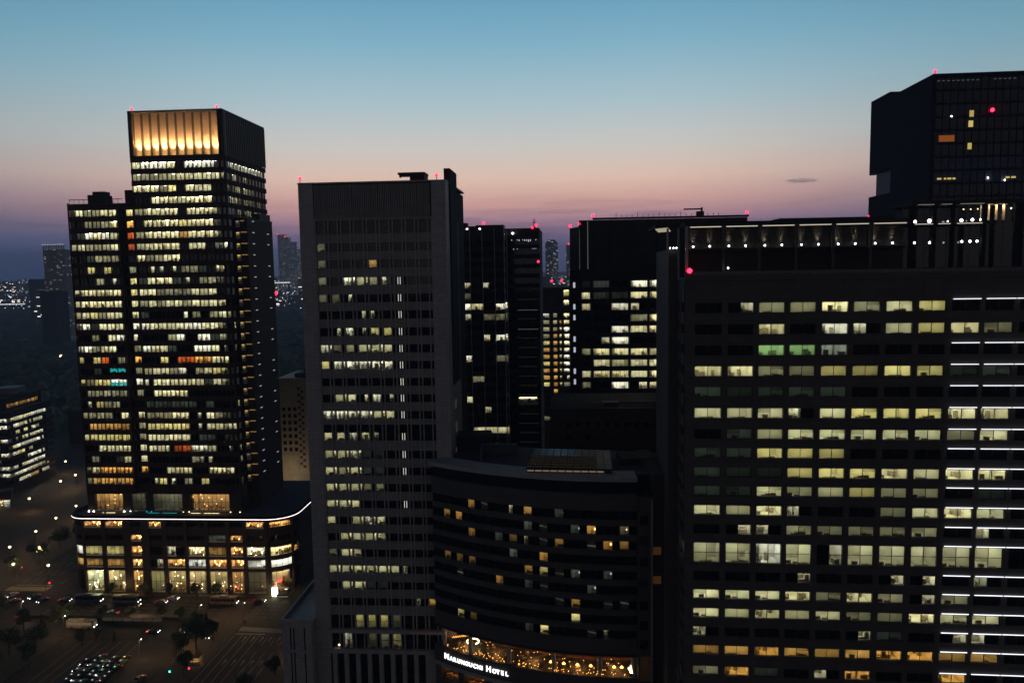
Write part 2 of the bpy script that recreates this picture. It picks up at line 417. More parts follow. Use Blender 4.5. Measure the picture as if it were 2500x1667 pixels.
# ------------------------------------------------------------------ windows with a real room behind the glass
WM = {}
rnd = random.Random(3)
def win_mesh(w, h, style, panes=2, var=0, rail=False, glass=True, deep=4.6):
    key = (round(w, 2), round(h, 2), style, panes, var, rail, glass, deep)
    if key in WM: return WM[key]
    g = random.Random(sum(map(ord, style)) * 7 + var * 17)
    b = MB(); x0, x1 = -w / 2, w / 2
    fw, yf = 0.07, 0.14
    b.box(x0, x0 + fw, 0.02, yf, 0, h); b.box(x1 - fw, x1, 0.02, yf, 0, h)
    b.box(x0 + fw, x1 - fw, 0.02, yf, 0, fw); b.box(x0 + fw, x1 - fw, 0.02, yf, h - fw, h)
    for i in range(1, panes):
        x = x0 + w * i / panes; b.box(x - 0.05, x + 0.05, 0.01, yf + .01, fw, h - fw)
    if rail: b.box(x0 + fw, x1 - fw, 0.015, yf + .005, h / 2 - .05, h / 2 + .05)
    if style == 'dark':
        b.quad((x0 + fw, .09, fw), (x1 - fw, .09, fw), (x1 - fw, .09, h - fw), (x0 + fw, .09, h - fw), 7)
    else:
        rx0, rx1 = x0 - .04, x1 + .04
        if style == 'left':
            rx1 = x0 + w * .5
            b.quad((rx1, .09, fw), (x1 - fw, .09, fw), (x1 - fw, .09, h - fw), (rx1, .09, h - fw), 7)
        if style == 'right':
            rx0 = x0 + w * .5
            b.quad((x0 + fw, .09, fw), (rx0, .09, fw), (rx0, .09, h - fw), (x0 + fw, .09, h - fw), 7)
        fz, cz, d = -0.55, h + 0.12, deep
        y0 = 0.16
        b.quad((rx0, y0, fz), (rx1, y0, fz), (rx1, d, fz), (rx0, d, fz), 2)
        b.quad((rx0, y0, cz), (rx0, d, cz), (rx1, d, cz), (rx1, y0, cz), 1)
        b.quad((rx0, d, fz), (rx1, d, fz), (rx1, d, cz), (rx0, d, cz), 1)
        b.quad((rx0, y0, fz), (rx0, d, fz), (rx0, d, cz), (rx0, y0, cz), 1)
        b.quad((rx1, y0, fz), (rx1, y0, cz), (rx1, d, cz), (rx1, d, fz), 1)
        b.quad((rx0, y0, fz), (rx0, y0, 0), (rx1, y0, 0), (rx1, y0, fz), 1)
        rw = rx1 - rx0
        for yy in (1.1, 3.1):
            yy = yy * d / 4.6
            b.box(rx0 + rw * .08, rx1 - rw * .08, yy, yy + .32, cz - .07, cz - .02, 3)
        if style == 'blind':        # desks and cabinets show under or through the gaps
            for _ in range(4):
                cx = g.uniform(rx0 + .4, rx1 - .4); b.box(max(rx0 + .02, cx - .5), min(rx1 - .02, cx + .5), .8, 1.4, fz + .01, fz + g.uniform(.5, 1.1), 4)
        if style in ('open', 'left', 'right', 'shop'):
            for _ in range(5 if style != 'shop' else 12):
                cx = g.uniform(rx0 + .3, rx1 - .3); cw = g.uniform(.25, .7); cy = g.uniform(.7, d - .6)
                ch = g.choice((.5, .75, .8, 1.3, 1.7)) * min(1.0, h / 2.2)
                xa, xb = max(rx0 + .02, cx - cw), min(rx1 - .02, cx + cw)
                b.box(xa, xb, cy, cy + .45, fz + .01, fz + .55 + ch * g.uniform(.4, 1), 4 if style != 'shop' else 5)
            if g.random() < .6:
                px = g.uniform(rx0 + .4, rx1 - .4); b.box(px, px + .12, .6, d - .02, fz + .01, cz - .1, 1)
        if style == 'shop':
            for _ in range(9):
                b.ball(g.uniform(rx0 + .3, rx1 - .3), g.uniform(.6, d - 1), g.uniform(.3, h - .2), .12, 6, 3)
        if style == 'blind':
            n = panes
            for i in range(n):
                a, c = rx0 + rw * i / n, rx0 + rw * (i + 1) / n
                bot = g.choice((.02, .06, .08, .1, .14, .2)) * h
                t_ = g.random()
                if t_ < .10: bot = h * g.uniform(.4, .7)
                elif t_ < .16: continue
                b.quad((a + .03, .3, bot), (c - .03, .3, bot), (c - .03, .3, cz - .02), (a + .03, .3, cz - .02), 9 if g.random() < .3 else 6)
        if style == 'sliver':          # heavy curtain drawn but for a crooked gap
            zc = h * g.uniform(.25, .8)
            b.quad((rx0, .3, 0), (rx1, .3, 0), (rx1, .3, zc * .6), (rx0, .3, zc), 4); b.quad((rx0, .32, zc + .25), (rx1, .32, zc * .6 + .5), (rx1, .32, cz - .02), (rx0, .32, cz - .02), 4)
        if style == 'curtain':
            b.quad((rx0 + rw * .05, .3, 0), (rx0 + rw * .45, .3, 0), (rx0 + rw * .45, .3, cz - .02), (rx0 + rw * .05, .3, cz - .02), 6)
            b.box(rx0 + .1, rx1 - .1, 1.2, 3.0, fz + .01, fz + .6, 6)
            b.box(rx1 - .5, rx1 - .2, 2.0, 2.3, fz + .9, fz + 1.3, 3)
    if glass and style != 'dark':
        b.quad((x0 + fw, .08, fw), (x1 - fw, .08, fw), (x1 - fw, .08, h - fw), (x0 + fw, .08, h - fw), 8)
    me = b.mesh('window', ['dark_metal', 'room_wall', 'room_floor', 'room_light', 'furniture', 'goods', 'blind', 'black_glass', 'glass', 'blind_dark'])
    WM[key] = me
    return me
PM = {}
def pane_mesh(w, h):
    key = (round(w, 2), round(h, 2))
    if key not in PM:
        b = MB(); b.box(-w / 2, w / 2, 0, .012, 0, h)
        PM[key] = b.mesh('pane', ['glass'])
    return PM[key]
ST = {'g': ('blind', (.72, .95, .85), .06), 'd': ('blind', (1, .94, .64), .5), 'm': ('blind', (1, .94, .62), 1.7), 'y': ('blind', (1, .86, .38), 1.7),
      'o': ('open', (1, .90, .54), 2.3), 'w': ('open', (1, .97, .84), 3.2), 'a': ('blind', (1, .55, .16), 1.0), 'A': ('open', (1, .50, .12), 2.0),
      'R': ('blind', (1, .17, .03), 1.0), 'G': ('open', (.6, 1, .45), 1.1), '<': ('left', (1, .95, .72), 2.2), '>': ('right', (1, .95, .72), 2.2),
      'W': ('blind', (1, .99, .95), 3.2), 'S': ('shop', (1, .74, .34), 2.2), 'Y': ('shop', (1, .86, .46), 4.2), 'O': ('shop', (1, .52, .17), 2.2),
      'c': ('curtain', (1, .8, .5), .25), 's': ('curtain', (.85, 1, .9), .16), '.': ('dark', (0, 0, 0), 0), 'n': ('open', (.9, 1, .95), .8), 'j': ('sliver', (.85, 1, .9), .5), 'h': ('curtain', (1, .5, .12), .8)}
def window(parent, st, x, y, z, w, h, rz=0.0, panes=2, rail=False, split=False, deep=4.6, gain=1.0):
    style, c, s = ST[st]
    me = win_mesh(w, h, style, panes, rnd.randrange(7), rail, not split, deep)
    s *= math.exp(rnd.uniform(-.45, .38)) * gain
    o = put('window', me, parent, (x, y, z), rz, col=[min(9, q * s) for q in c])
    if split and style != 'dark':
        n2 = 2 if rail else 1
        pw = w / panes - .1
        for i in range(panes):
            for j in range(n2):
                put('pane', pane_mesh(pw, h / n2 - .12), o, (-w / 2 + w / panes * (i + .5), .075, .06 + j * h / 2))
    return o
def beacon(parent, x, y, z, r=.42, h=.9):
    r *= 1.2
    b = MB(); b.cyl(x, y, z, z + h - .05, .08, n=6, m=0); b.cyl(x, y, z + h - .05, z + h, r * .7, n=8, m=0); b.ball(x, y, z + h + r, r, 8, 1)
    return part('beacon', b, ['dark_metal', 'red_lamp'], parent)

def bands(parent, name, mt, x0, x1, y0, y1, rows, zlo, zhi):
    """horizontal spandrels between window rows (rows: (bottom, top) from the top down), each its own part"""
    zt = zhi
    for (zb, zt2) in rows:
        if zt - zt2 > .02:
            part(name, MB().box(x0, x1, y0, y1, zt2, zt), mt, parent)
        zt = zb
    if zt - zlo > .02: part(name, MB().box(x0, x1, y0, y1, zlo, zt), mt, parent)

GRID = 4.0
def grid_root(name, label, cat, P, deg, **kw):
    return thing(name, label, cat, (P[0], P[1], 0), -R(deg), **kw)

#@@BUILD
# ------------------------------------------------------------------ ground, roads and paving (frame of the street grid)
GP = (-138.25, 306.43)
ga = R(GRID)
def gw(u, v):
    return (GP[0] + math.cos(ga) * u + math.sin(ga) * v, GP[1] - math.sin(ga) * u + math.cos(ga) * v)
def struct(name, mb, mats, z=0.0, label=None):
    o = part(name, mb, mats, None, loc=(GP[0], GP[1], z), rz=-ga, kind='structure')
    return o
g = MB(); g.quad((-15000, -4000, 0), (15000, -4000, 0), (15000, 20000, 0), (-15000, 20000, 0))
part('ground', g, 'ground', None, kind='structure')
road = struct('road', MB().box(-320, 38.5, -23.2, -3.6, -.2, .012).box(38.5, 62.6, -160, 420, -.2, .012).box(62.6, 160, -32.5, -4.6, -.2, .012)
              .box(-76, -47, -3.6, 520, -.2, .012).box(-76, -47, -160, -23.2, -.2, .012).box(-47, 38.5, -38.5, -24.6, -.2, .012), 'asphalt')
fr = MB(); fr.prism([(12.5, -150), (25.5, -150), (25.5, -66), (25.0, -52), (20, -42), (14, -38.5), (9.0, -38.5), (11.0, -44), (12.5, -55)], -.2, .016)
struct('station_forecourt_road', fr, 'asphalt')
struct('taxi_lot', MB().box(-22, 12.2, -150, -39.6, -.2, .014), 'asphalt')
pv = MB()
pv.box(-46.7, 38.0, -3.3, 90, -.2, .14); pv.box(38.0, 47.5, -2.5, 90, -.2, .14)
struct('pavement', pv, 'paving')
struct('garden_pavement', MB().box(-46.7, -22.2, -150, -38.7, -.2, .14), 'earth')
struct('island_pavement', MB().prism([(25.7, -150), (38.3, -150), (38.3, -30.5), (36, -6.5), (31, -6.2), (26, -13), (24.5, -38.3), (25.5, -52)], -.2, .14), 'paving')
struct('east_pavement', MB().box(62.8, 160, -160, -33, -.2, .14).box(62.8, 160, -4.4, 420, -.2, .14), 'paving')
struct('west_pavement', MB().box(-320, -76.3, -2.8, 520, -.2, .14).box(-320, -76.3, -160, -24, -.2, .14), 'paving')
struct('median_kerb', MB().box(-46.8, 19, -24.5, -23.3, -.2, .15), 'paving')
def mark(x0, x1, y0, y1, mt='paint', z=.0165, skew=0.0):
    m = MB(); m.quad((x0, y0, z), (x1, y0, z), (x1 + skew, y1, z), (x0 + skew, y1, z))
    return part('marking', m, mt, road)
STRIPE = MB(); STRIPE.quad((-.22, -1.6, .0165), (.22, -1.6, .0165), (.22, 1.6, .0165), (-.22, 1.6, .0165)); STRIPE = STRIPE.mesh('crossing_stripe', ['paint'])
STRIPE_Y = MB(); STRIPE_Y.quad((-.22, -2.0, .0165), (.22, -2.0, .0165), (.22, 2.0, .0165), (-.22, 2.0, .0165)); STRIPE_Y = STRIPE_Y.mesh('crossing_stripe', ['yellow_paint'])
for i in range(22): put('crossing_stripe', STRIPE, road, (39.6 + i * .92, -29.8 - i * .075, 0))
for i in range(20): put('crossing_stripe', STRIPE_Y, road, (-74 + i * .9, 2.6, 0))
mark(39.4, 50.0, -33.9, -33.4); mark(39.1, 39.25, -120, -34)
for i, u in enumerate((42.4, 45.5, 48.7)): mark(u, u + .16, -120, -34, skew=-.4)
for u in (51.9, 54.9, 58.0):
    for q in range(9): mark(u, u + .16, -36.5 - q * 10 - 5, -36.5 - q * 10)
for u in (51.9, 54.9, 58.0): mark(u + .5, u + .66, -120, -52)
for u in (43.8, 47.0, 50.2, 53.3, 56.4):
    for y0 in (-39.5, -56.0):
        m = MB(); z = .0165
        m.quad((u, y0, z), (u + .2, y0, z), (u + .2, y0 + 2.6, z), (u, y0 + 2.6, z)); m.quad((u - .3, y0 + 2.6, z), (u + .5, y0 + 2.6, z), (u + .12, y0 + 4.2, z), (u + .08, y0 + 4.2, z))
        part('lane_arrow', m, 'paint', road)
for y0 in (-7.2, -10.6, -13.9, -17.2, -20.3):
    for q in range(18): mark(-44 + q * 4.6, -41.6 + q * 4.6, y0, y0 + .14)
    for q in range(4): mark(39.5 + q * 2.3, 40.7 + q * 2.3, y0, y0 + .16)
for u in (-72, -68.5, -65, -61.5, -55):
    for q in range(16): mark(u, u + .15, 8 + q * 9, 13 + q * 9)
mark(-73, -57, 6.0, 6.4)
lot = bpy.data.objects['taxi_lot']
for i in range(7):
    m = MB(); u = -14 + i * 3.6; m.quad((u, -100, .018), (u + .12, -100, .018), (u + .12, -41, .018), (u, -41, .018)); part('marking', m, 'paint', lot)

# ------------------------------------------------------------------ gold-crowned tower on its rounded podium
T1 = grid_root('office_tower', 'tall brown office tower with glowing gold louvred crown above a rounded lit podium', 'tower', GP, 4.0)
# podium outline (u, v) at the facade plane
def arc(cx, cy, r, a0, a1, n):
    return [(cx + r * math.cos(R(a0 + (a1 - a0) * i / n)), cy + r * math.sin(R(a0 + (a1 - a0) * i / n))) for i in range(n + 1)]
def podline(o):
    return arc(-37.5, 8.5, 8.0 + o, 180, 270, 8) + arc(38.2, 10.5, 10.0 + o, 270, 360, 10)
def closed(o, back=58.0):
    return podline(o) + [(48.2 + o, back), (-45.5 - o, back)]
pod_rows = [(27.7, 29.8), (22.1, 24.2), (16.0, 19.4), (11.1, 14.1), (0.9, 9.2)]
core = MB(); core.prism([(x * .93, 5.2 + (y * .9)) for x, y in closed(-.2)], 0, 29.8)
part('podium_core', core, 'room_dark', T1)
# spandrel rings between the storeys
zt = 31.0
def ring(name, o_out, o_in, z0, z1, mt, closed_top=True):
    b = MB(); P1 = [(48.2 + o_out, 58)] + podline(o_out)[::-1] + [(-45.5 - o_out, 58)]
    P2 = [(48.2 + o_in, 58)] + podline(o_in)[::-1] + [(-45.5 - o_in, 58)]
    for i in range(len(P1) - 1):
        a, c, d, e = P1[i], P1[i + 1], P2[i + 1], P2[i]
        b.quad((*c, z0), (*a, z0), (*a, z1), (*c, z1)); b.quad((*a, z1), (*e, z1), (*d, z1), (*c, z1)); b.quad((*a, z0), (*c, z0), (*d, z0), (*e, z0))
    return part(name, b, mt, T1)
for i, (zb, zh) in enumerate(pod_rows):
    ring('spandrel', .02 + .004 * i, -1.0, zh, zt, 'brown_stone'); zt = zb
ring('cornice', 1.0, -.6, 30.95, 31.5, 'dark_panel')
ring('cornice_light', 1.06, .96, 31.12, 31.34, 'led_pink')
part('podium_roof', MB().prism(closed(-.7), 30.2, 30.9), 'roof', T1)
ring('parapet', .1, -.3, 31.5, 32.2, 'dark_panel')
bays = [(-37.7, -30.4), (-28.7, -21.4), (-18.0, -13.6), (-10.4, -4.8), (-3.2, 4.3), (5.6, 12.9), (14.3, 21.6), (23.4, 28.7), (30.1, 37.6)]
pod = {0: '.OO.O...O', 1: '...O....O', 2: 'yy>..o oA '.replace(' ', 'S'), 3: 'aaO>OYOOw', 4: 'YSOdSSSOd'}
pod[2] = 'yyO.<YaOY'; pod[1] = '..O...sO.'; pod[0] = 'OO.O....O'; pod[3] = 'aaO>OwOOW'; pod[4] = 'YSOySSSOc'
xs = [-45.4] + [q for b_ in bays for q in b_] + [48.2]
for i, (zb, zh) in enumerate(pod_rows):
    for j, (a, c) in enumerate(bays):
        st = pod[i][j]
        window(T1, st, (a + c) / 2, .12, zb + .02, c - a, zh - zb - .04, panes=max(2, round((c - a) / 1.8)) if i < 4 else 3, rail=(i == 4), deep=4.4, gain=2.6)
for j in range(len(bays) + 1):
    a = -37.7 - .9 if j == 0 else bays[j - 1][1]
    c = bays[j][0] if j < len(bays) else 38.9
    if j < len(bays): a = max(a, c - 3.2) if j else a
    part('column', MB().box(a + .02, c - .02, -.28, .7, 0, 30.9), 'brown_stone', T1)
def curved_window(pts, z0, z1, st, deep=2.6, mull=2):
    style, c, s = ST[st]
    b = MB(); n = len(pts)
    ins = []
    for i in range(n):
        a = Vector(pts[max(0, i - 1)]); d = Vector(pts[min(n - 1, i + 1)]); t = (d - a).normalized(); nv = Vector((-t.y, t.x))
        ins.append((Vector(pts[i]) + nv * deep, Vector(pts[i]) + nv * .35, Vector(pts[i]) + nv * 1.2, Vector(pts[i]) + nv * 1.6))
    for i in range(n - 1):
        p, q = pts[i], pts[i + 1]
        if style == 'dark':
            b.quad((*p, z0), (*q, z0), (*q, z1), (*p, z1), 7); continue
        b.quad((*p, z0), (*q, z0), (*q, z1), (*p, z1), 8)
        b.quad((*ins[i][0], z0), (*ins[i + 1][0], z0), (*ins[i + 1][0], z1), (*ins[i][0], z1), 1)
        b.quad((*p, z1 - .02), (*q, z1 - .02), (*ins[i + 1][0], z1 - .02), (*ins[i][0], z1 - .02), 1)
        b.quad((*p, z0 + .02), (*q, z0 + .02), (*ins[i + 1][0], z0 + .02), (*ins[i][0], z0 + .02), 2)
        b.quad((*ins[i][2], z1 - .08), (*ins[i + 1][2], z1 - .08), (*ins[i + 1][3], z1 - .08), (*ins[i][3], z1 - .08), 3)
        if style == 'blind': b.quad((*ins[i][1], z0), (*ins[i + 1][1], z0), (*ins[i + 1][1], z1 - .1), (*ins[i][1], z1 - .1), 6)
        elif rnd.random() < .9:
            m_ = (ins[i][0] + ins[i + 1][0]) / 2 * .4 + (Vector(p) + Vector(q)) / 2 * .6
            b.box(m_.x - .4, m_.x + .4, m_.y - .3, m_.y + .3, z0 + .03, z0 + (z1 - z0) * rnd.uniform(.3, .7), 5)
    for i in range(0, n, mull):
        b.box(pts[i][0] - .06, pts[i][0] + .06, pts[i][1] - .06, pts[i][1] + .06, z0, z1, 0)
    me = b.mesh('window', ['dark_metal', 'room_wall', 'room_floor', 'room_light', 'furniture', 'goods', 'blind', 'black_glass', 'glass'])
    return put('window', me, T1, col=[q * s * 2.0 for q in c])
lc = arc(-37.5, 8.5, 7.9, 190, 262, 6); rc = arc(38.2, 10.5, 9.9, 276, 332, 8); rc2 = arc(38.2, 10.5, 9.9, 337, 356, 3)
for (zb, zh), s1, s2, s3 in zip(pod_rows, '..Wa.', 'O.YWS', '..O..'):
    curved_window(lc, zb + .02, zh - .02, s1); curved_window(rc, zb + .02, zh - .02, s2); curved_window(rc2, zb + .02, zh - .02, s3)
for a in (lc[0], lc[-1], rc[0], rc[-1], rc2[-1]):
    part('column', MB().cyl(a[0], a[1], 0, 30.85, .55, n=10), 'brown_stone', T1)
part('podium_side', MB().box(47.4, 48.0, 11.5, 57.9, 0, 30.9), 'brown_stone', T1)
part('podium_side', MB().box(-45.3, -44.8, 9.5, 57.9, 0, 30.9), 'brown_stone', T1)
sgn = MB()
sgn.box(40.5, 42.6, -1.9, -1.2, .15, 3.6); part('light_box', sgn, 'lamp_bright', T1)
# red backlit sign hanging in the right-hand entrance
part('entrance_sign', MB().box(41.7, 43.3, 1.6, 1.7, 5.2, 5.9).box(42.0, 43.0, 1.61, 1.69, 4.6, 5.2), 'red_dim', T1)
# terrace storey
TERR = [(-38.5, -26.2, 'O'), (-22.5, -16.4, 'd'), (-13.4, -.6, 'd'), (2.8, 19.5, 'O')]
for a, c, st in TERR:
    window(T1, st, (a + c) / 2, 10.2, 31.6, c - a, 6.8, panes=max(3, round((c - a) / 1.9)), rail=True, deep=4.2, gain=.8)
for a, c in ((-41.6, -38.5), (-26.2, -22.5), (-16.4, -13.4), (-.6, 2.8), (19.5, 24.5)):
    part('terrace_pier', MB().box(a + .01, c - .01, 9.7, 11.5, 30.9, 38.4), 'brown_stone', T1)
    for x_ in (a + .5, c - .5):
        part('uplight', MB().box(x_ - .16, x_ + .16, 9.15, 9.4, 31.0, 31.3), 'white_lamp' if a < -20 else 'cyan_led' if a < -10 else 'lamp_yellow', T1)
for a, c, mt in ((-34, -28.5, 'lamp_yellow'), (-14.5, -9.5, 'cyan_led'), (-8, -2, 'cyan_led'), (4, 8, 'lamp_yellow'), (9.5, 16, 'lamp_yellow')):
    part('terrace_light', MB().box(a, c, 7.4, 7.46, 31.15, 31.22), mt, T1)
for i in range(26):
    x_ = -37 + i * 2.15
    part('spot_lamp', MB().cyl(x_, 3.2, 30.9, 31.25, .05, n=6).ball(x_, 3.2, 31.3, .07, 6, 1), ['dark_metal', 'lamp_yellow'], T1)
for i in range(9):
    x_ = -33 + i * 5.8 + rnd.uniform(-1, 1); y_ = rnd.uniform(6.2, 8.6)
    part('terrace_table', MB().cyl(x_, y_, 30.9, 31.6, .06, n=6).cyl(x_, y_, 31.6, 31.66, .6, n=10), 'dark_metal', T1)
# shaft
ROWS1 = [(174.2 - 4.61 * i_ - 2.6, 174.2 - 4.61 * i_) for i_ in range(29)]
YF = 10.0
pat = [  # corner, west wing (5 bays), slot, main block (10 bays), corner
 ('.', '.....', '.', 'mwwwo.wwww', 'w'), ('.', '.....', '.', 'dddddmmmmm', 'm'), ('.', '.....', '.', 'ooody.omm.', '.'), ('.', '.....', '.', '..moomooo.', 'w'),
 ('d', 'mddmm', 'y', 'doooo.ooom', 'w'), ('.', '.dddo', 'A', '.ooooyoood', '.'), ('.', '.wowm', 'R', 'dooooaooom', 'w'), ('m', 'mdddm', 'R', 'doooo.mm..', 'w'),
 ('.', '..ddd', '.', 'oddmo.....', 'd'), ('.', '.y.y.', 'd', '.>>.<dd..o', '.'), ('.', '..d.<', 'y', '.moo.>.ddd', 'g'), ('m', 'ooooo', 'y', 'mmddddmmm.', '.'),
 ('m', 'ooooo', 'm', 'dmdmmdmmmm', '.'), ('m', 'mydmm', 'o', '.....<d.dm', 'm'), ('w', 'w.mmm', 'w', 'wmmmmwwmmm', '.'), ('.', '.d.mw', '<', '...dw.>w.m', 'm'),
 ('w', 'wdmm.', '.', 'wom...wwm>', '.'), ('y', '.yR.d', 'A', '..y.RRAAoo', '.'), ('.', '.....', 'd', 'dmmdw.dmyy', 'w'), ('y', 'dyyww', 'w', '<mmmmmm.mm', 'y'),
 ('.', 'ddddd', 'd', '.mooo.....', '.'), ('.', '<y...', '.', 'gggg.g.g..', '.'), ('.', 'ddd.m', 'o', '.ddoo.<mdd', 'w'), ('.', 'aaaaa', 'd', 'yyyyy.<mmm', 'm'),
 ('m', 'yyyyy', 'd', 'mmmmm.gg.g', 'o'), ('.', '.mmmo', 'm', 'mm<RRwwd.>', '.'), ('.', '....m', 'm', '......<<..', '.'), ('d', 'oAAAA', 'A', '..moo..oom', '.'), ('d', 'aaAaA', '.', '>y>...y...', '.')]
colW = [-38.9 + 3.5 * i + 1.75 for i in range(5)]; colM = [-13.9 + 3.62 * i + 1.81 for i in range(10)]
dark = MB()
def dk(x, y, z, w, h):
    dark.quad((x - w / 2, y, z), (x + w / 2, y, z), (x + w / 2, y, z + h), (x - w / 2, y, z + h))
for (zb, zh), (c0, W_, S_, M_, K_) in zip(ROWS1, pat):
    lst = [(x, 3.5, s) for x, s in zip(colM, M_)] + [(23.45, 1.7, K_)]
    if zh < 158: lst += [(-40.4, 1.9, c0), (-16.7, 3.5, S_)] + [(x, 3.4, s) for x, s in zip(colW, W_)]
    for x, w_, s in lst:
        y_ = YF + .3 + (1.6 if w_ == 3.5 and x < -16 else 0)
        if s == '.' and rnd.random() < .22: s = rnd.choice('dgg')
        if s == '.': dk(x, y_ + .1, zb, w_ - .05, 2.6)
        else: window(T1, s, x, y_, zb, w_ - .1, 2.6, panes=2 if w_ > 2 else 1, deep=4.0, gain=1.75)
o_ = part('dark_glazing', dark, 'black_glass', T1, kind='stuff')
main_rows = ROWS1
bands(T1, 'spandrel', 'brown_metal', -14.3, 24.5, YF, YF + .9, ROWS1, 38.4, 176.2)
bands(T1, 'spandrel', 'brown_metal', -41.6, -20.9, YF, YF + .9, ROWS1[4:], 38.4, 157.9)
bands(T1, 'spandrel', 'brown_metal', -20.8, -14.4, YF + 1.7, YF + 2.5, ROWS1[4:], 38.4, 158.2)
FIN = {}
def fin(x, z0, z1, y=YF - .25, d=.5, w=.12, mt='dark_metal'):
    return part('fin', MB().box(x - w / 2, x + w / 2, y, y + d, z0, z1), mt, T1)
for i in range(11): fin(-13.9 + 3.62 * i, 38.5, 176.0)
for i in range(6): fin(-38.9 + 3.5 * i, 38.5, 157.7)
for i in range(10): fin(-13.9 + 3.62 * i + 1.81, 38.5, 176.0, y=YF - .04, w=.07, d=.3)
for i in range(5): fin(-38.9 + 3.5 * i + 1.75, 38.5, 157.7, y=YF - .04, w=.07, d=.3)
for x_, z1 in ((-41.55, 158.6), (24.45, 194.2), (22.5, 176.0)): fin(x_, 38.5, z1, w=.45, mt='brown_metal')
part('slot_wall', MB().box(-20.95, -20.5, YF, YF + 2.4, 38.4, 158.3).box(-14.6, -14.25, YF, YF + 2.4, 38.4, 158.3), 'brown_metal', T1)
part('shaft_core', MB().box(-40.5, 19.6, YF + 6.8, 52.5, 38.4, 157.5).box(-14.0, 19.6, YF + 6.8, 53.0, 157.5, 176.5), 'room_dark', T1)
part('wing_wall', MB().box(-41.55, -41.2, YF + .95, 50, 38.4, 158.0), 'brown_metal', T1)
part('wing_roof', MB().box(-41.5, -14.35, YF + .4, 52, 158.0, 158.35), 'roof', T1)
part('tower_wall', MB().box(-14.25, -13.95, YF + .95, 53, 158.4, 194), 'dark_metal', T1)
for q in range(11):
    x_ = -41.3 + q * 2.05
    part('railing_post', MB().box(x_, x_ + .12, YF + .5, YF + .62, 158.4, 159.9), 'dark_metal', T1)
part('railing', MB().box(-41.4, -19.0, YF + .45, YF + .6, 159.9, 160.15), 'dark_metal', T1)
part('roof_plant', MB().box(-35.6, -28.6, 14, 20, 158.35, 162.2).box(-34.0, -28.9, 15, 19, 162.2, 163.6), 'dark_metal', T1)
part('roof_plant', MB().box(-20.0, -14.4, 14.5, 24, 158.35, 163.9), 'dark_metal', T1)
# side of the shaft
sdk = MB()
def side_face(u, ys, rows, pats, w):
    for (zb, zh), p in zip(rows, pats):
        for y_, s in zip(ys, p):
            if s == '.':
                sdk.box(u - .45, u - .35, y_ - w / 2 - .2, y_ + w / 2 + .2, zb, zh); continue
            window(T1, s, u - .25, y_, zb, w, 2.6, rz=math.pi / 2, panes=2, deep=3.6)
ys_up = [YF + 2.4 + 3.55 * i for i in range(11)]
side_pat = ['wwwwwwwwwww', '..m..m.....', 'd.dm.mdd...', 'mmmd.mdd.d.', 'md.m.dm.md.', 'd..m.dm.d..', '...d.......']
side_face(24.5, ys_up, ROWS1[:4], side_pat[:4], 3.1); side_face(24.5, ys_up, ROWS1[4:5], side_pat[4:5], 3.1)
for i, (zb, zh) in enumerate(ROWS1[5:]):
    s = 'dm.d.m...mmd.mm.mm.mmm.d'[i % 24]
    if s != '.': window(T1, s, 24.25, YF + 2.6, zb, 3.0, 2.6, rz=math.pi / 2, panes=2, deep=3.4)
zt = 176.2
for i, (zb, zh) in enumerate(ROWS1):
    y1 = 53 if zh > 152 else 17
    part('spandrel', MB().box(23.7, 24.495, YF + .95, y1, zh, zt), 'brown_metal', T1); zt = zb
sd = MB()
for i, (zb, zh) in enumerate(ROWS1):
    y1 = 53 if zh > 152 else 17
    sd.box(23.75, 23.9, YF + 4.4 + (0 if i > 4 else 36), y1, zb, zh)
for i in range(12): fin_y = YF + .7 + 3.55 * i; part('fin', MB().box(24.5, 24.85, fin_y - .06, fin_y + .06, 151.5 if i > 1 else 38.5, 176.0), 'dark_metal', T1)
part('side_glazing', sd, 'black_glass', T1, kind='stuff'); part('side_dark_glazing', sdk, 'black_glass', T1, kind='stuff')
part('side_back', MB().box(19.7, 20.0, YF + 1, 52.8, 38.5, 176), 'room_dark', T1)
# rear wing with a slit light at every floor
part('rear_wing', MB().box(23.9, 29.4, 17.6, 45, 31, 151.2), 'brown_metal', T1)
part('rear_parapet', MB().box(24.7, 29.5, 17.5, 45.1, 151.2, 151.9), 'dark_metal', T1)
part('rear_plant', MB().box(25.5, 29.0, 32, 44, 151.9, 154.6), 'dark_metal', T1)
for i, (zb, zh) in enumerate(ROWS1[5:]):
    o = put('window', win_mesh(1.3, 1.8, 'blind', 1, 0, False, True, .9), T1, (25.6, 16.6, zb + .2), col=(.3 if i % 7 else .12, .22 if i % 7 else .08, .07))
    part('slit_lamp', MB().box(26.6, 29.2 if i % 5 else 28.2, 17.44, 17.52, zh - .55, zh - .22), 'warm_slit', T1)
    part('side_slit', MB().box(29.47, 29.53, 22.5, 24.6, zh - .5, zh - .25), 'pale_slit', T1)
    if i % 3: part('side_slit', MB().box(29.47, 29.53, 38.5, 40.6, zh - .5, zh - .25), 'pale_slit', T1)
part('wing_reveal', MB().box(24.6, 29.4, 16.4, 16.55, 31, 38.4), 'brown_metal', T1)
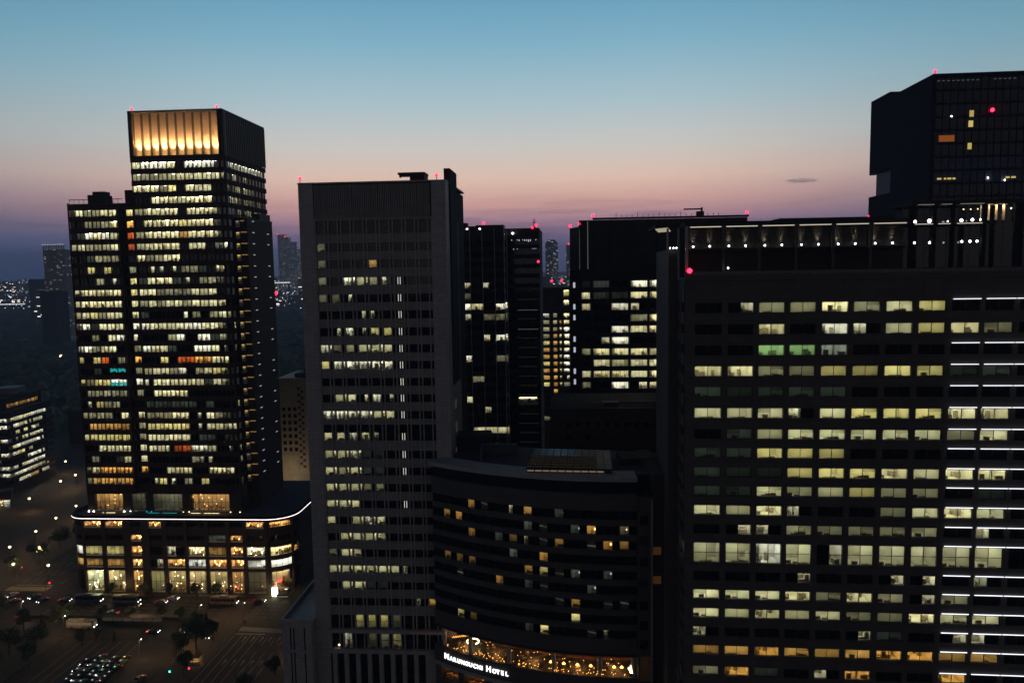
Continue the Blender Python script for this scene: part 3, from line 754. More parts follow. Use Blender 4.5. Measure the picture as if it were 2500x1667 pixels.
# crown: ten louvred panels lit from below behind a sill
CZ0, CZ1 = 176.2, 193.6
part('crown_sill', MB().box(-14.3, 24.5, YF - .1, YF + .35, 175.4, 176.7), 'dark_metal', T1)
part('crown_floor', MB().box(-14.2, 24.4, YF + .4, 53, 175.6, 176.1), 'roof', T1)
part('crown_head', MB().box(-14.3, 24.5, YF - .1, 53.2, 193.6, 194.3), 'dark_metal', T1)
part('crown_corner', MB().box(-14.3, -12.9, YF - .1, YF + 2.6, 176.7, 193.6), 'dark_metal', T1)
part('crown_corner', MB().box(22.4, 23.1, YF - .1, YF + 2.6, 176.7, 193.6).box(24.1, 24.5, YF - .1, YF + 2.0, 176.7, 193.6), 'dark_metal', T1)
part('crown_core', MB().box(-13.5, 23.4, YF + 3.4, 52, 176.1, 193.5), 'room_dark', T1)
PX = [-12.85 + 3.52 * i for i in range(11)]
slat = MB()
for q in range(42):
    z_ = 176.5 + q * .405
    slat.quad((-1.68, .12, z_), (1.68, .12, z_), (1.68, 0, z_ + .30), (-1.68, 0, z_ + .30)); slat.quad((-1.68, 0, z_ + .30), (1.68, 0, z_ + .30), (1.68, .12, z_ + .405), (-1.68, .12, z_ + .405))
slat = slat.mesh('louvre_panel', ['louvre'])
upl = MB(); upl.box(-.42, .42, -.1, .1, 0, .12); upl = upl.mesh('crown_uplight', ['uplight'])
for i in range(10):
    put('louvre_panel', slat, T1, (PX[i] + 1.76, YF + 2.0, 0))
    put('crown_uplight', upl, T1, (PX[i] + 1.76, YF + .95, 176.72))
    for tz, en, ang in ((190.5, 27000, 56), (184.0, 350, 120)):
        l_ = bpy.data.lights.new('crown_lamp', 'SPOT'); l_.energy = en; l_.color = (1.0, .57, .25); l_.spot_size = R(ang); l_.spot_blend = .7; l_.shadow_soft_size = .3
        lo = bpy.data.objects.new('crown_lamp', l_); COL.objects.link(lo); lo.parent = T1; lo.location = (PX[i] + 1.76, YF + .62, 177.0)
        dv = Vector((0, YF + 2.0 - (YF + .62), tz - 177.0)); lo.rotation_euler = dv.to_track_quat('-Z', 'Y').to_euler()
for x_ in PX: part('crown_fin', MB().box(x_ - .09, x_ + .09, YF + .5, YF + 2.0, 176.3, 193.6), 'side_louvre', T1)
part('corner_panel', MB().box(23.12, 24.08, YF + .7, YF + .9, 176.7, 193.6), 'side_louvre', T1)
for i in range(22):
    y_ = YF + 2.2 + i * 1.87
    part('crown_side_panel', MB().box(24.2, 24.38, y_, y_ + 1.5, 176.4, 193.6), 'side_louvre', T1)
    part('crown_side_fin', MB().box(24.1, 24.62, y_ + 1.52, y_ + 1.84, 176.4, 193.6), 'dark_metal', T1)
for x_, y_ in ((-12.5, YF + .2), (22.4, YF + .2)): beacon(T1, x_, y_, 194.3, .4, .3)
for q in range(3): part('side_beacon', MB().ball(-41.9, 16 + q * 3.4, 122.5 - q * 1.2, .35, 6), 'red_dim', T1)
for x_, zz in ((colW[3], 90.6), (colW[4], 90.6), (colW[3], 84.9), (colW[4], 84.9)):
    cs_ = MB()
    for q in range(4): cs_.box(x_ - 1.5 + q * .76, x_ - .82 + q * .76, YF - .07, YF - .03, zz - .9 + .25 * ((q * 7) % 3), zz + .7 - .3 * ((q * 5) % 2))
    part('cyan_panel', cs_, 'cyan_panel', T1)  # glowing cyan strips set just in front of the facade
part('floor_light', MB().box(-13.7, 4.2, YF + .05, YF + .15, ROWS1[23][1] + .02, ROWS1[23][1] + .28), 'lit_line', T1)
# ------------------------------------------------------------------ grey concrete tower in the middle
T2 = grid_root('concrete_tower', 'grey concrete office tower with narrow paired piers and ribbed top, in the middle', 'tower', (-34.37, 196.0), 4.2)
tops = [142.3, 136.7, 132.5, 128.2, 123.9, 119.7, 115.4, 111.1, 106.9, 102.6, 98.4, 94.1, 90.6, 83.8, 79.4, 75.1, 70.7, 66.4, 62.0, 57.7, 53.3, 49.0, 44.6, 40.0, 35.1]
hts = [3.3] + [2.05] * 11 + [4.2] + [2.05] * 10 + [3.7, 4.2]
rows2 = [(t - h, t) for t, h in zip(tops, hts)]
pat2 = ['.........', 'd........', 'd...a....', 'd.wmm<I..', 'dd>...I..', '...><.I..', '.>w>yyI..', 'wddmmmI..', 'ywwwwwI..', '......I..', '.mm>w>I..', 'wwwwmmI..', 'mmwo<.I..',
        'mmwgg.I..', 'mmmgg.I..', 'mmmdd....', 'mmm...I..', 'm.mwm....', '.mmmm....', 'dmm......', 'mmmmmm<..', '.mmgg....', '.......<a', '..yyyd...', '.w.ddy...']
PITCH2 = 3.27
WX = [-14.4 + PITCH2 * i for i in range(9)]
slit = MB()
for q in (-.3, .3):
    slit.box(q - .08, q + .08, .05, .12, .15, 1.9, 1)
slit.box(-1.04, 1.04, .13, .16, 0, 2.05)
slit = slit.mesh('window', ['black_glass', 'stair_light'])
for (zb, zh), p, h in zip(rows2, pat2, hts):
    for i, s in enumerate(p):
        x_ = WX[i] + 1.03
        if s == 'I': put('window', slit, T2, (x_, .35, zb)); continue
        if h > 4.1 and s != '.' and zh > 80:       # tall row: blind only in the lower part
            window(T2, s, x_, .35, zb, 2.05, 2.1, panes=1, split=True); window(T2, '.', x_, .35, zb + 2.12, 2.05, h - 2.13, panes=1); continue
        o = window(T2, s, x_, .35, zb, 2.05, h, panes=1, split=True, rail=h > 3.4, gain=1.3 if s in 'wo' else 1.0)
        if s in 'wmo' and i < 8 and p[i + 1] in 'wmodyg':
            window(T2, s, WX[i] + 2.66, .36, zb, .62, h, panes=1, deep=2.0)
        else:
            put('sidelight', MB().box(-.31, .31, .1, .14, 0, h).mesh('sidelight', ['black_glass']) if ('sl', h) not in WM else WM[('sl', h)], T2, (WX[i] + 2.66, .36, zb))
zt = 142.75
zhi = 142.75
for (zb, zh) in rows2:
    part('spandrel', MB().box(-14.75, 14.85, .14, .75, zh, zt), 'concrete_spandrel', T2); zt = zb
part('spandrel', MB().box(-14.75, 14.85, .14, .75, 29.6, zt), 'concrete_spandrel', T2)
for i in range(10):
    for x_ in ((WX[0] + PITCH2 * i - .46), (WX[0] + PITCH2 * i - .2) if False else None):
        pass
for i in range(9):
    for x_ in (WX[i] + 2.06, WX[i] + 2.98):
        part('pier', MB().box(x_, x_ + .27, -.02, .8, 29.6, 142.75), 'concrete', T2)
part('pier', MB().box(-14.84, -14.45, -.1, .8, 29.6, 142.75), 'concrete', T2)
part('corner_wall', MB().box(-18.5, -14.85, -.25, 5.4, 0, 151.4), 'concrete', T2)
part('corner_wall', MB().box(15.02, 18.6, -.25, 5.4, 0, 151.4), 'concrete', T2)
part('tower_core', MB().box(-18.3, 18.4, 5.45, 34, 0, 150.8).box(-14.8, 15, 3.2, 5.4, 142.8, 150.8), 'dark_panel', T2)
for i in range(9):
    x0, x1 = WX[i] - .35, WX[i] + PITCH2 - .42
    b = MB(); b.box(x0, x1, .25, .8, 142.95, 151.2)
    for q in range(7):
        xx = x0 + .16 + q * (x1 - x0) / 7; b.box(xx, xx + .2, .02, .26, 142.98, 151.15)
    part('rib_panel', b, 'concrete_spandrel', T2)
part('crown_beam', MB().box(-14.84, 15.0, -.12, .3, 142.76, 142.94), 'concrete', T2)
part('roof_slab', MB().box(-18.6, 18.7, -.3, 34, 151.4, 151.8), 'concrete', T2)
# right side: recessed dark return, taller service shaft behind
part('return_wall', MB().box(18.42, 18.62, 5.5, 20.5, 0, 142.5), 'concrete_spandrel', T2)
part('service_shaft', MB().box(17.4, 18.95, 5.45, 17.4, 100, 155.2), 'dark_panel', T2)
part('roof_plant', MB().box(9.3, 13.0, 2.4, 7.5, 151.85, 153.5), 'dark_metal', T2)
part('crane_arm', MB().box(6.3, 13.1, 2.3, 7.6, 153.5, 154.05).box(6.5, 7.0, 3.0, 3.6, 152.9, 153.5), 'dark_metal', T2)
for i in range(12):
    z_ = 131.5 - i * 4.25 * 1.5
    b = MB(); b.box(-.01, .12, 0, 3.0, 0, 2.4)
    put('side_window_glow', b.mesh('side_window_glow', ['pale_dim']), T2, (18.6, 7.2 + (i % 2) * .6, z_))  # dim glowing strips imitate room light reflected on the side wall
beacon(T2, -18.1, .4, 151.8, .36, .7); beacon(T2, 16.4, .4, 151.8, .36, .7)
# base: tall slots, low annexe on the left
part('base_beam', MB().box(-19.4, 18.9, -.45, .6, 35.2, 36.2), 'concrete', T2)
part('base_beam', MB().box(-19.3, 18.8, -.42, .55, 29.62, 30.8), 'concrete', T2)
for i in range(8):
    x_ = -14.6 + i * 3.1
    part('base_pier', MB().box(x_ + .35, x_ + 1.45, -.4, 1.2, 0, 29.6), 'concrete', T2)
    part('base_glass', MB().box(x_ + 1.47, x_ + 3.43, .7, .78, 0, 29.58), 'black_glass', T2)
part('base_wall', MB().box(10.5, 18.8, -.42, 1.0, 0, 29.6), 'concrete', T2)
part('annexe', MB().box(-26.4, -18.55, -3.6, 62, 0, 39.0), 'concrete', T2)
part('annexe_parapet', MB().box(-26.6, -26.0, -3.8, 62, 39.0, 40.2).box(-26.0, -18.6, -3.8, -3.2, 39.0, 40.2), 'concrete', T2)
part('annexe_slot', MB().box(-24.3, -24.0, -3.66, -3.58, 12, 38).box(-23.4, -23.1, -3.66, -3.58, 12, 38).box(-20.6, -20.3, -3.66, -3.58, 12, 38), 'black_glass', T2)
part('annexe_beam', MB().box(-26.7, -18.55, -3.9, -3.3, 31.4, 32.0), 'concrete', T2)
part('desk_lamp', MB().ball(-12.6, .3, 31.6, .22, 8), 'warm_lamp', T2)

# ------------------------------------------------------------------ curved hotel
HC, HR = (30.47, 254.39), 81.79
HT = thing('curved_hotel', 'curved hotel with thin roof slab, warm lit terrace and white letters on its front', 'hotel', (0, 0, 0))
def hp(ang, r): return (HC[0] + r * math.cos(R(ang)), HC[1] + r * math.sin(R(ang)))
HA0, HA1 = -129.2, -91.8
def hstrip(name, r0, r1, z0, z1, mt, a0=HA0, a1=HA1, n=30):
    b = MB()
    for i in range(n):
        p, q = a0 + (a1 - a0) * i / n, a0 + (a1 - a0) * (i + 1) / n
        A, B_, C_, D_ = hp(p, r0), hp(q, r0), hp(q, r1), hp(p, r1)
        b.quad((*A, z0), (*B_, z0), (*B_, z1), (*A, z1)); b.quad((*A, z1), (*B_, z1), (*C_, z1), (*D_, z1)); b.quad((*A, z0), (*D_, z0), (*C_, z0), (*B_, z0))
    A, D_ = hp(a0, r0), hp(a0, r1); b.quad((*A, z0), (*A, z1), (*D_, z1), (*D_, z0))
    A, D_ = hp(a1, r0), hp(a1, r1); b.quad((*A, z0), (*D_, z0), (*D_, z1), (*A, z1))
    return part(name, b, mt, HT)
hz = [73.1 - 3.55 * i for i in range(9)]
patH = ['..As.ma.s....', 'aA....ssmsA.c', '..A.sasca.sAa'.replace('sasca', 'mamsa')[:13], '.m...mmA.....', 'aAa...aysm.dd', '.d..Ammm.ds..', '........ma.ss', '......mm.y...', '.ya.m.dym.dd.']
rf = HR - .9
for i, z_ in enumerate(hz):
    for j in range(13):
        a = -120.5 + 2.666 * (j - 2)
        x_, y_ = hp(a, rf); s = patH[i][j]
        if s in 'md': s = rnd.choice('ssj<..')
        elif s == 's': s = rnd.choice('sjj')
        if s == 'A': s = 'h'
        window(HT, s, x_, y_, z_ - 1.05, 2.05, 2.1, rz=R(a + 90), panes=1, deep=3.6, gain=math.exp(rnd.uniform(-1.6, .3)) if s in 'sacj' else rnd.uniform(.3, 1.1))
    # dark strip between the windows of one storey
    for j in range(-1, 14):
        a0 = max(HA0, -120.5 + 2.666 * (j - 2) + .745 if j >= 0 else HA0); a1 = min(HA1, -120.5 + 2.666 * (j - 1) - .745)
        if j == 12: a1 = HA1
        if a1 - a0 < .05: continue
        A, B_ = hp(a0, rf - .05), hp(a1, rf - .05)
        b = MB(); b.quad((*A, z_ - 1.06), (*B_, z_ - 1.06), (*B_, z_ + 1.06), (*A, z_ + 1.06))
        part('glass_panel', b, 'black_glass', HT)
zt = 76.9
for z_ in hz:
    hstrip('spandrel', HR - .62, HR - 1.6, z_ + 1.06, zt, 'hotel_panel'); zt = z_ - 1.06
hstrip('spandrel', HR - .62, HR - 1.6, 40.0, zt, 'hotel_panel')
hstrip('glass_strip', HR - 1.4, HR - 1.6, 78.2, 81.1, 'blue_glass')
hstrip('upper_band', HR - .55, HR - 2.6, 75.9, 78.2, 'hotel_panel')
hstrip('roof_edge', HR + .25, HR - 6, 81.2, 82.2, 'concrete')
hstrip('terrace_soffit', HR - .6, HR - 9, 39.3, 39.95, 'dark_panel')
hstrip('terrace_floor', HR - .2, HR - 9, 33.0, 34.3, 'hotel_panel')
hstrip('sign_fascia', HR - .15, HR - 1.5, 30.4, 34.6, 'hotel_panel')
hstrip('lower_band', HR - .5, HR - 1.5, 29.2, 30.39, 'concrete')
hstrip('lower_wall', HR - .5, HR - 1.5, 0, 25.6, 'hotel_panel')
hstrip('terrace_back', HR - 8.6, HR - 9.0, 34.3, 39.3, 'dark_wood')
hstrip('lower_back', HR - 4.6, HR - 5, 25.6, 29.2, 'wood')
hstrip('lower_ceiling', HR - .6, HR - 4.6, 29.0, 29.18, 'room_wall')
part('body', MB().prism([hp(HA0 + 1, HR - 9.2)] + [hp(HA0 + 1 + (HA1 - HA0 - 1) * i / 12, HR - 9.2) for i in range(1, 13)] + [(28, 205), (-14, 214)], 0, 80.9), 'dark_panel', HT)
rp = [hp(HA0 + (HA1 - HA0) * i / 20, HR - 5.5) for i in range(21)] + [(36.0, 178.6), (36.8, 198.5), (7, 205), (-14.5, 214)]
part('roof', MB().prism(rp, 81.0, 81.6), 'roof', HT)
part('roof_upstand', MB().box(-8.5, 1.0, 199, 200, 81.6, 84.4).box(-8.5, -7.9, 190, 199, 81.6, 84.4), 'roof', HT)
part('roof_plant', MB().box(-16, -6, 203, 211, 81.6, 85.6), 'dark_panel', HT); part('roof_plant', MB().box(26, 34, 186, 194, 81.6, 83.2), 'dark_panel', HT)
# restaurant terrace: columns, warm lamps, tables
for a in (-127.4, -121.5, -113.7, -105.7, -97.9, -92.3):
    x_, y_ = hp(a, HR - 1.4); part('terrace_column', MB().cyl(x_, y_, 34.3, 39.4, .55, n=12), 'concrete', HT)
g_ = random.Random(11)
for q in range(130):
    a = g_.uniform(-127, -91.0); rr = HR - (g_.uniform(.5, 2.0) if q % 8 < 5 else g_.uniform(2, 7.8)); x_, y_ = hp(a, rr); z_ = 34.8 + g_.choice((0, 0, 0, .1, .25))
    part('table_lamp', MB().cyl(x_, y_, 34.3, z_, .03, n=5).ball(x_, y_, z_ + .07, .075, 6, 1), ['dark_metal', 'amber_bulb'], HT)
for q in range(22):
    a = g_.uniform(-126, -93); x_, y_ = hp(a, HR - g_.uniform(2.5, 7.4))
    part('dining_table', MB().cyl(x_, y_, 34.3, 35.0, .06, n=6).cyl(x_, y_, 35.0, 35.05, .5, n=10), 'furniture', HT)
for a, dz in ((-123.5, 3.9), (-119.0, 3.9), (-115.6, 3.8), (-112, 2.6), (-110, 2.6), (-108, 2.6), (-103, 2.6), (-101, 2.6), (-99, 2.6), (-96, 2.6), (-94.5, 2.6)):
    x_, y_ = hp(a, HR - 6.5); part('pendant_lamp', MB().cyl(x_, y_, 34.3 + dz, 39.3, .02, n=4).ball(x_, y_, 34.3 + dz, .2, 8, 1), ['dark_metal', 'warm_lamp'], HT)
for a in (-106.5, -104.2, -101.8, -99.5, -95.5, -94.2):
    x_, y_ = hp(a, HR - 3.0); part('parasol_lamp', MB().cyl(x_, y_, 34.3, 35.6, .04, n=5).cyl(x_, y_, 35.6, 36.05, .42, .05, n=10, m=1), ['dark_metal', 'amber_bulb'], HT)
x_, y_ = hp(-122.4, HR - 4.2)
ringl = MB()
for i in range(26):
    a0, a1 = R(-60 + i * 300 / 26), R(-60 + (i + 1) * 300 / 26)
    ringl.tube((x_ + 1.5 * math.cos(a0), y_ + 1.5 * math.sin(a0), 36.1), (x_ + 1.5 * math.cos(a1), y_ + 1.5 * math.sin(a1), 36.1), .16, n=6)
part('ring_lamp', ringl, 'lamp_yellow', HT)
for q in range(24):
    a = -126.6 + q * .12; x_, y_ = hp(a, HR - 3.2 - q * .18)
    part('string_bulb', MB().ball(x_, y_, 36.0 + (q % 2) * .25, .08, 6), 'amber_bulb', HT)
for a in (-124.5, -117.5, -110, -102, -95.5):
    x_, y_ = hp(a, HR - 5.0); l_ = bpy.data.lights.new('terrace_glow', 'POINT'); l_.energy = 230; l_.color = (1, .45, .12); l_.shadow_soft_size = .25
    lo = bpy.data.objects.new('terrace_glow', l_); COL.objects.link(lo); lo.parent = HT; lo.location = (x_, y_, 35.7)
# fire bowl by the right wall
x_, y_ = hp(-92.6, HR - 1.3)
fb = MB(); fb.cyl(x_, y_, 34.3, 35.3, .3, .55, n=10)
part('fire_bowl', fb, 'dark_metal', HT)
fl = MB()
for q in range(9): fl.tube((x_ + g_.uniform(-.35, .35), y_ + g_.uniform(-.3, .3), 35.25), (x_ - g_.uniform(.1, .9), y_ + g_.uniform(-.3, .3), 36.2 + g_.uniform(0, .9)), .16, .03, 5)
part('flame', fl, 'warm_lamp', HT)
# lower shop windows
for a0, a1 in ((-127.6, -124.0), (-122.6, -118.3), (-116.5, -112.5), (-111, -106.5)):
    for q in range(4):
        x_, y_ = hp(a0 + (a1 - a0) * (q + .5) / 4, HR - 3.4); part('shop_lamp', MB().ball(x_, y_, 27.4 + (q % 2) * .5, .24, 8), 'amber_bulb', HT)
    for q in range(3):
        x_, y_ = hp(a0 + (a1 - a0) * (q + .5) / 3, HR - 2.4); part('display', MB().box(x_ - .8, x_ + .8, y_ - .4, y_ + .4, 25.6, 26.6), 'goods', HT)
for a0, a1 in ((HA0, -127.8), (-123.9, -122.7), (-118.2, -116.6), (-112.4, -111.1), (-106.4, HA1)):
    hstrip('lower_pier', HR - .52, HR - 4.5, 25.6, 29.2, 'hotel_panel', a0, a1, 3 if a1 - a0 < 5 else 12)
# lettering
sgn = "MARUNOUCHI HOTEL"
a = -126.7
sign = put('sign', None, HT)
for i, ch in enumerate(sgn):
    big = ch in 'MH' and (i == 0 or sgn[i - 1] == ' ')
    if ch == ' ': a += .42; continue
    cu = bpy.data.curves.new('letter', 'FONT'); cu.body = ch; cu.size = 2.0 if big else 1.45; cu.extrude = .06; cu.offset = .05
    cu.materials.append(MATS['sign_white'])
    tmp = bpy.data.objects.new('tmp', cu); COL.objects.link(tmp)
    me = bpy.data.meshes.new_from_object(tmp.evaluated_get(bpy.context.evaluated_depsgraph_get())); bpy.data.objects.remove(tmp)
    o = bpy.data.objects.new('letter', me); COL.objects.link(o); o.parent = sign
    x_, y_ = hp(a, HR - .02); o.location = (x_, y_, 31.9)
    o.rotation_euler = (R(90), 0, R(a + 90))
    a += {'M': 1.25 if big else 1.0, 'I': .5, 'H': 1.2 if big else .86}.get(ch, .84)
# right-hand block and side wall
part('end_block', MB().box(28.0, 30.9, 172.2, 180, 0, 77.8), 'hotel_panel', HT)
part('end_pier', MB().box(30.95, 31.35, 171.9, 180, 0, 77.2), 'concrete', HT)
part('side_wall', MB().box(31.4, 34.6, 173.0, 197, 0, 82.8), 'brown_stone', HT)
for z_, s in ((72.4, '.'), (67.7, 'n'), (62.6, '.'), (57.4, 'a'), (52.3, '.'), (47.5, '.'), (43, '.')):
    window(HT, s, 29.3, 172.05, z_ - 1.1, 1.9, 2.2, panes=1, deep=.1 if s == '.' else 3.0)
part('fire_wall', MB().box(28.4, 30.9, 171.95, 172.15, 34.3, 40.2), 'wood', HT)
for z_ in (64.9, 58.0): part('side_window_glow', MB().box(31.6, 33.4, 172.9, 172.98, z_ - .9, z_ + .9), 'amber_dim', HT)
# skylight pavilion on the roof
sk = MB(); sk.prism([(2.9, 178.9), (22.7, 176.3), (24.2, 192.6), (5.2, 196.5)], 81.65, 83.2)
sky_o = part('skylight', sk, 'dark_panel', HT)
for i in range(11):
    for j in range(8):
        def P_(s_, t_):
            ax, ay = 3.0 + 19.7 * s_, 178.9 - 2.6 * s_; bx, by = 5.3 + 18.9 * s_, 196.3 - 3.7 * s_
            return (ax + (bx - ax) * t_, ay + (by - ay) * t_)
        s0, s1, t0, t1 = i / 11 + .006, (i + 1) / 11 - .006, j / 8 + .025, (j + 1) / 8 - .025
        zz = 83.25 + .5 * t0
        m = MB(); m.quad((*P_(s0, t0), zz), (*P_(s1, t0), zz), (*P_(s1, t1), zz + .06), (*P_(s0, t1), zz + .06))
        part('pane', m, 'sky_pane_lit' if i < 9 and j < 5 else 'sky_pane', sky_o)
        if j == 0 and i < 10:
            m = MB(); m.quad((*P_(s0, -.02), 82.5), (*P_(s1, -.02), 82.5), (*P_(s1, -.02), 82.85), (*P_(s0, -.02), 82.85)); part('edge_lamp', m, 'edge_dim', sky_o)
for i in range(12):
    a0, a1 = P_(i / 11, 0), P_(i / 11, 1)
    part('rib', MB().tube((*a0, 83.3), (*a1, 83.9), .09, n=4), 'dark_metal', sky_o)
# ------------------------------------------------------------------ wide office slab on the right
T3 = grid_root('office_slab', 'wide dark office block with rows of twin-pane windows and white light tubes, on the right', 'office building', (51.65, 150.0), 5.8)
tops3 = [122.5, 118.3, 114.2, 110.1, 106.0, 101.8, 97.6, 93.8, 89.9, 86.1, 82.2, 78.3, 74.5, 68.6, 64.8, 60.9, 57.0, 53.1, 48.7, 44.6, 40.4]
rows3 = [(t - (4.15 if i == 12 else 2.0), t) for i, t in enumerate(tops3)]
pat3 = ['.>dmodmy..', '..o.w<myod', '..GGn.....', 'oodd' 'yyyy' 'gg', 'ggggg.....', 'mmm<myyyoo', '.gmmmmmmdm', 'ggyyy.....', 'gggyyyomoo', 'ggmdmydd.g', 'mmo<..dmom', '.>.<dddd.<'.replace('.>.<', '.><d')[:10],
        'mmwm>mmmmm', '...>..>>.<', 'mmmodod>d.', 'mmommddomm', '<....>g.><', 'aaAaaaAAaa', 'dAg.<A..A.', 'AA........', '..........']
U3 = [-15.9, -9.6, -3.7, 2.15, 8.1, 14.0, 19.95, 25.9, 31.8, 37.75, 43.9]
for i, ((zb, zh), p) in enumerate(zip(rows3, pat3)):
    for j, s in enumerate(p):
        w_ = 5.1 if j in (0, 8, 9) else 4.8
        window(T3, s, U3[j] + w_ / 2, .4, zb, w_, zh - zb, panes=2, rail=(i == 12), split=True, deep=5.0, gain=1.5 if s in 'owA<>G' else 1.15)
    window(T3, '.', 46.2, .4, zb, 4.4, zh - zb, panes=2)
    window(T3, '.', 52.2, .4, zb, 4.8, zh - zb, panes=2)
bands(T3, 'spandrel', 'umber_panel', -17.6, 55.6, .12, 1.0, rows3, 0, 126.7)
edges = [(-17.7, -15.95)] + [(U3[j] + (5.1 if j in (0, 8, 9) else 4.8) + .05, U3[j + 1] - .05) for j in range(10)] + [(48.45, 49.75), (54.65, 55.7)]
for a, c in edges:
    part('pier', MB().box(a, c, .115, 1.05, 0, 126.75), 'umber_panel', T3)
for i, (zb, zh) in enumerate(rows3):
    if i == 1 and False: continue
    if i == 1: tubes = []
    else: tubes = [(31.9, 36.9), (37.85, 43.1), (43.3, 48.5)]
    for a, c in tubes:
        part('light_tube', MB().box(a, c, -.14, .0, zh + .22, zh + .33), 'led_white', T3)
part('core', MB().box(-17.4, 55.5, 5.9, 40, 0, 126.5), 'room_dark', T3)
part('right_wall', MB().box(55.75, 56.2, .05, 40, 0, 127), 'dark_panel', T3)
# left flank with small windows in perspective
ys3 = [4.5 + 3.2 * i for i in range(12)]
zt = 126.7
patS = ['............', '............', '......d.....', '............', '....m.......', '...dd.......', '............', '..m.........', '............', '.d..........', '..mmmm......', '............', 'ommmm.......', '............', '.dd.........', '............', '.g..........', 'gg..........', 'g...........', '............', '............']
for (zb, zh), p in zip(rows3, patS):
    part('side_spandrel', MB().box(-17.95, -17.3, 1.1, 42, zh, zt), 'umber_panel', T3); zt = zb
    for y_, s in zip(ys3, p):
        if s != '.': window(T3, s, -17.6, y_, zb, 2.2, zh - zb, rz=-math.pi / 2, panes=1, deep=3.0, gain=.45)
part('side_spandrel', MB().box(-17.95, -17.3, 1.1, 42, 0, zt), 'umber_panel', T3)
part('side_glazing', MB().box(-17.45, -17.4, 1.1, 42, 0, 126.6), 'black_glass', T3) if False else None
for y_ in ys3:
    part('side_pier', MB().box(-18.05, -17.25, y_ + 1.15, y_ + 2.05, 0, 126.7), 'umber_panel', T3)
for i in range(22):
    part('corner_lamp', MB().box(-18.22, -18.06, 41.6, 41.9, 36 + i * 4.15, 37.1 + i * 4.15), 'pale_slit', T3)
part('corner_pylon', MB().box(-22.0, -17.75, 2.0, 9.0, 0, 133.0), 'umber_panel', T3) if False else None
part('flank_block', MB().box(-19.9, -18.1, 12, 42, 0, 133.2), 'umber_panel', T3)
# parapet and crown
part('parapet', MB().box(-17.9, 55.8, -.05, .45, 126.8, 127.9), 'umber_panel', T3)
part('roof', MB().box(-17.8, 55.7, .5, 42, 126.6, 126.9), 'roof', T3)
for j in range(6):
    x0 = -17.0 + j * 6.98
    cw = part('crown_wall', MB().box(x0 + .05, x0 + 6.93, 6.0, 6.5, 126.9, 138.0), 'dark_panel', T3)
    for q in range(19):
        z_ = 132.6 + q * .27
        part('louvre', MB().box(x0 + .1, x0 + 6.88, 5.75, 5.98, z_, z_ + .1), 'umber_panel', cw)
    part('crown_column', MB().box(x0 - .22, x0 + .22, 3.6, 4.4, 126.9, 137.6), 'umber_panel', T3)
    part('canopy_light', MB().box(x0 + .5, x0 + 6.5, 3.5, 3.62, 137.25, 137.42), 'canopy_led', T3)
    for q in (.35, 3.6):
        lx = x0 + q + .9
        part('uplight', MB().cyl(lx, 4.9, 133.1, 133.4, .12, n=6).ball(lx, 4.9, 133.55, .17, 8, 1), ['dark_metal', 'white_spot'], T3)
        l_ = bpy.data.lights.new('uplight_beam', 'SPOT'); l_.energy = 500; l_.color = (1, .84, .6); l_.spot_size = R(44); l_.spot_blend = .8; l_.shadow_soft_size = .1
        lo = bpy.data.objects.new('uplight_beam', l_); COL.objects.link(lo); lo.parent = T3; lo.location = (lx, 5.35, 133.7)
        lo.rotation_euler = Vector((0, .45, 2.2)).to_track_quat('-Z', 'Y').to_euler()
part('crown_ledge', MB().box(-17.2, 24.9, 4.5, 5.7, 132.7, 133.05), 'dark_panel', T3)
part('canopy', MB().box(-17.6, 25.0, 3.4, 14, 137.5, 138.3), 'dark_panel', T3)
cs = part('corner_canopy', MB().box(-22.9, -18.0, 8.0, 29.0, 137.6, 138.2), 'dark_panel', T3)
part('soffit_light', MB().prism([(-22.6, 12.6), (-20.4, 8.4), (-18.2, 24.5), (-20.6, 28.6)], 137.45, 137.58), 'soffit', T3)
for x_ in (-20.6, -18.4): part('corner_post', MB().box(x_, x_ + .4, 8.6, 9.0, 126.9 if x_ > -19 else 133.2, 137.45), 'grey_metal', T3)
part('corner_post', MB().box(-17.6, -17.1, 2.0, 2.5, 126.9, 137.45), 'grey_metal', T3)
for x_ in (-20.2, -19.6, -18.9, -18.3): part('corner_spot', MB().ball(x_, 11.8, 133.5, .13, 6), 'white_spot', T3)
beacon(T3, -17.0, .2, 127.9, .42, .4)
part('beam_lamp', MB().ball(-9.2, 3.0, 129.2, .17, 6), 'white_spot', T3)
# glazed penthouse block further right
part('penthouse_core', MB().box(26.2, 55.5, 9, 14, 126.9, 140.5), 'room_dark', T3)
part('penthouse_slab', MB().box(25.2, 56, 3.2, 14, 140.6, 141.4), 'dark_panel', T3)
part('penthouse_slab', MB().box(25.2, 41.0, 3.6, 12, 136.9, 137.25), 'dark_panel', T3)
for x_ in (25.4, 29.6, 33.0, 38.7, 44.6, 50.0): part('penthouse_column', MB().box(x_ - .35, x_ + .35, 3.8, 4.5, 126.9, 140.6), 'slate_panel', T3)
for a, c in ((25.9, 29.2), (30.2, 32.4), (33.6, 38.2)):
    part('slab_light', MB().box(a, c, 3.45, 3.58, 136.95, 137.08), 'canopy_led', T3); part('slab_light', MB().box(a + .3, c, 3.05, 3.18, 140.62, 140.72), 'canopy_dim', T3)
for x_, z_, r_ in ((26.4, 137.55, .26), (29.0, 137.65, .34), (32.4, 137.5, .12), (34.9, 137.65, .28), (36.9, 137.7, .26), (38.4, 137.7, .2), (39.3, 137.8, .18), (26.4, 133.5, .2), (29.2, 133.5, .22), (35.1, 133.6, .2), (36.6, 133.6, .22), (37.9, 133.6, .2)):
    part('flood_lamp', MB().cyl(x_, 4.9, z_ - .5, z_ - .1, .06, n=5).ball(x_, 4.7, z_, r_, 8, 1), ['dark_metal', 'white_spot'], T3)
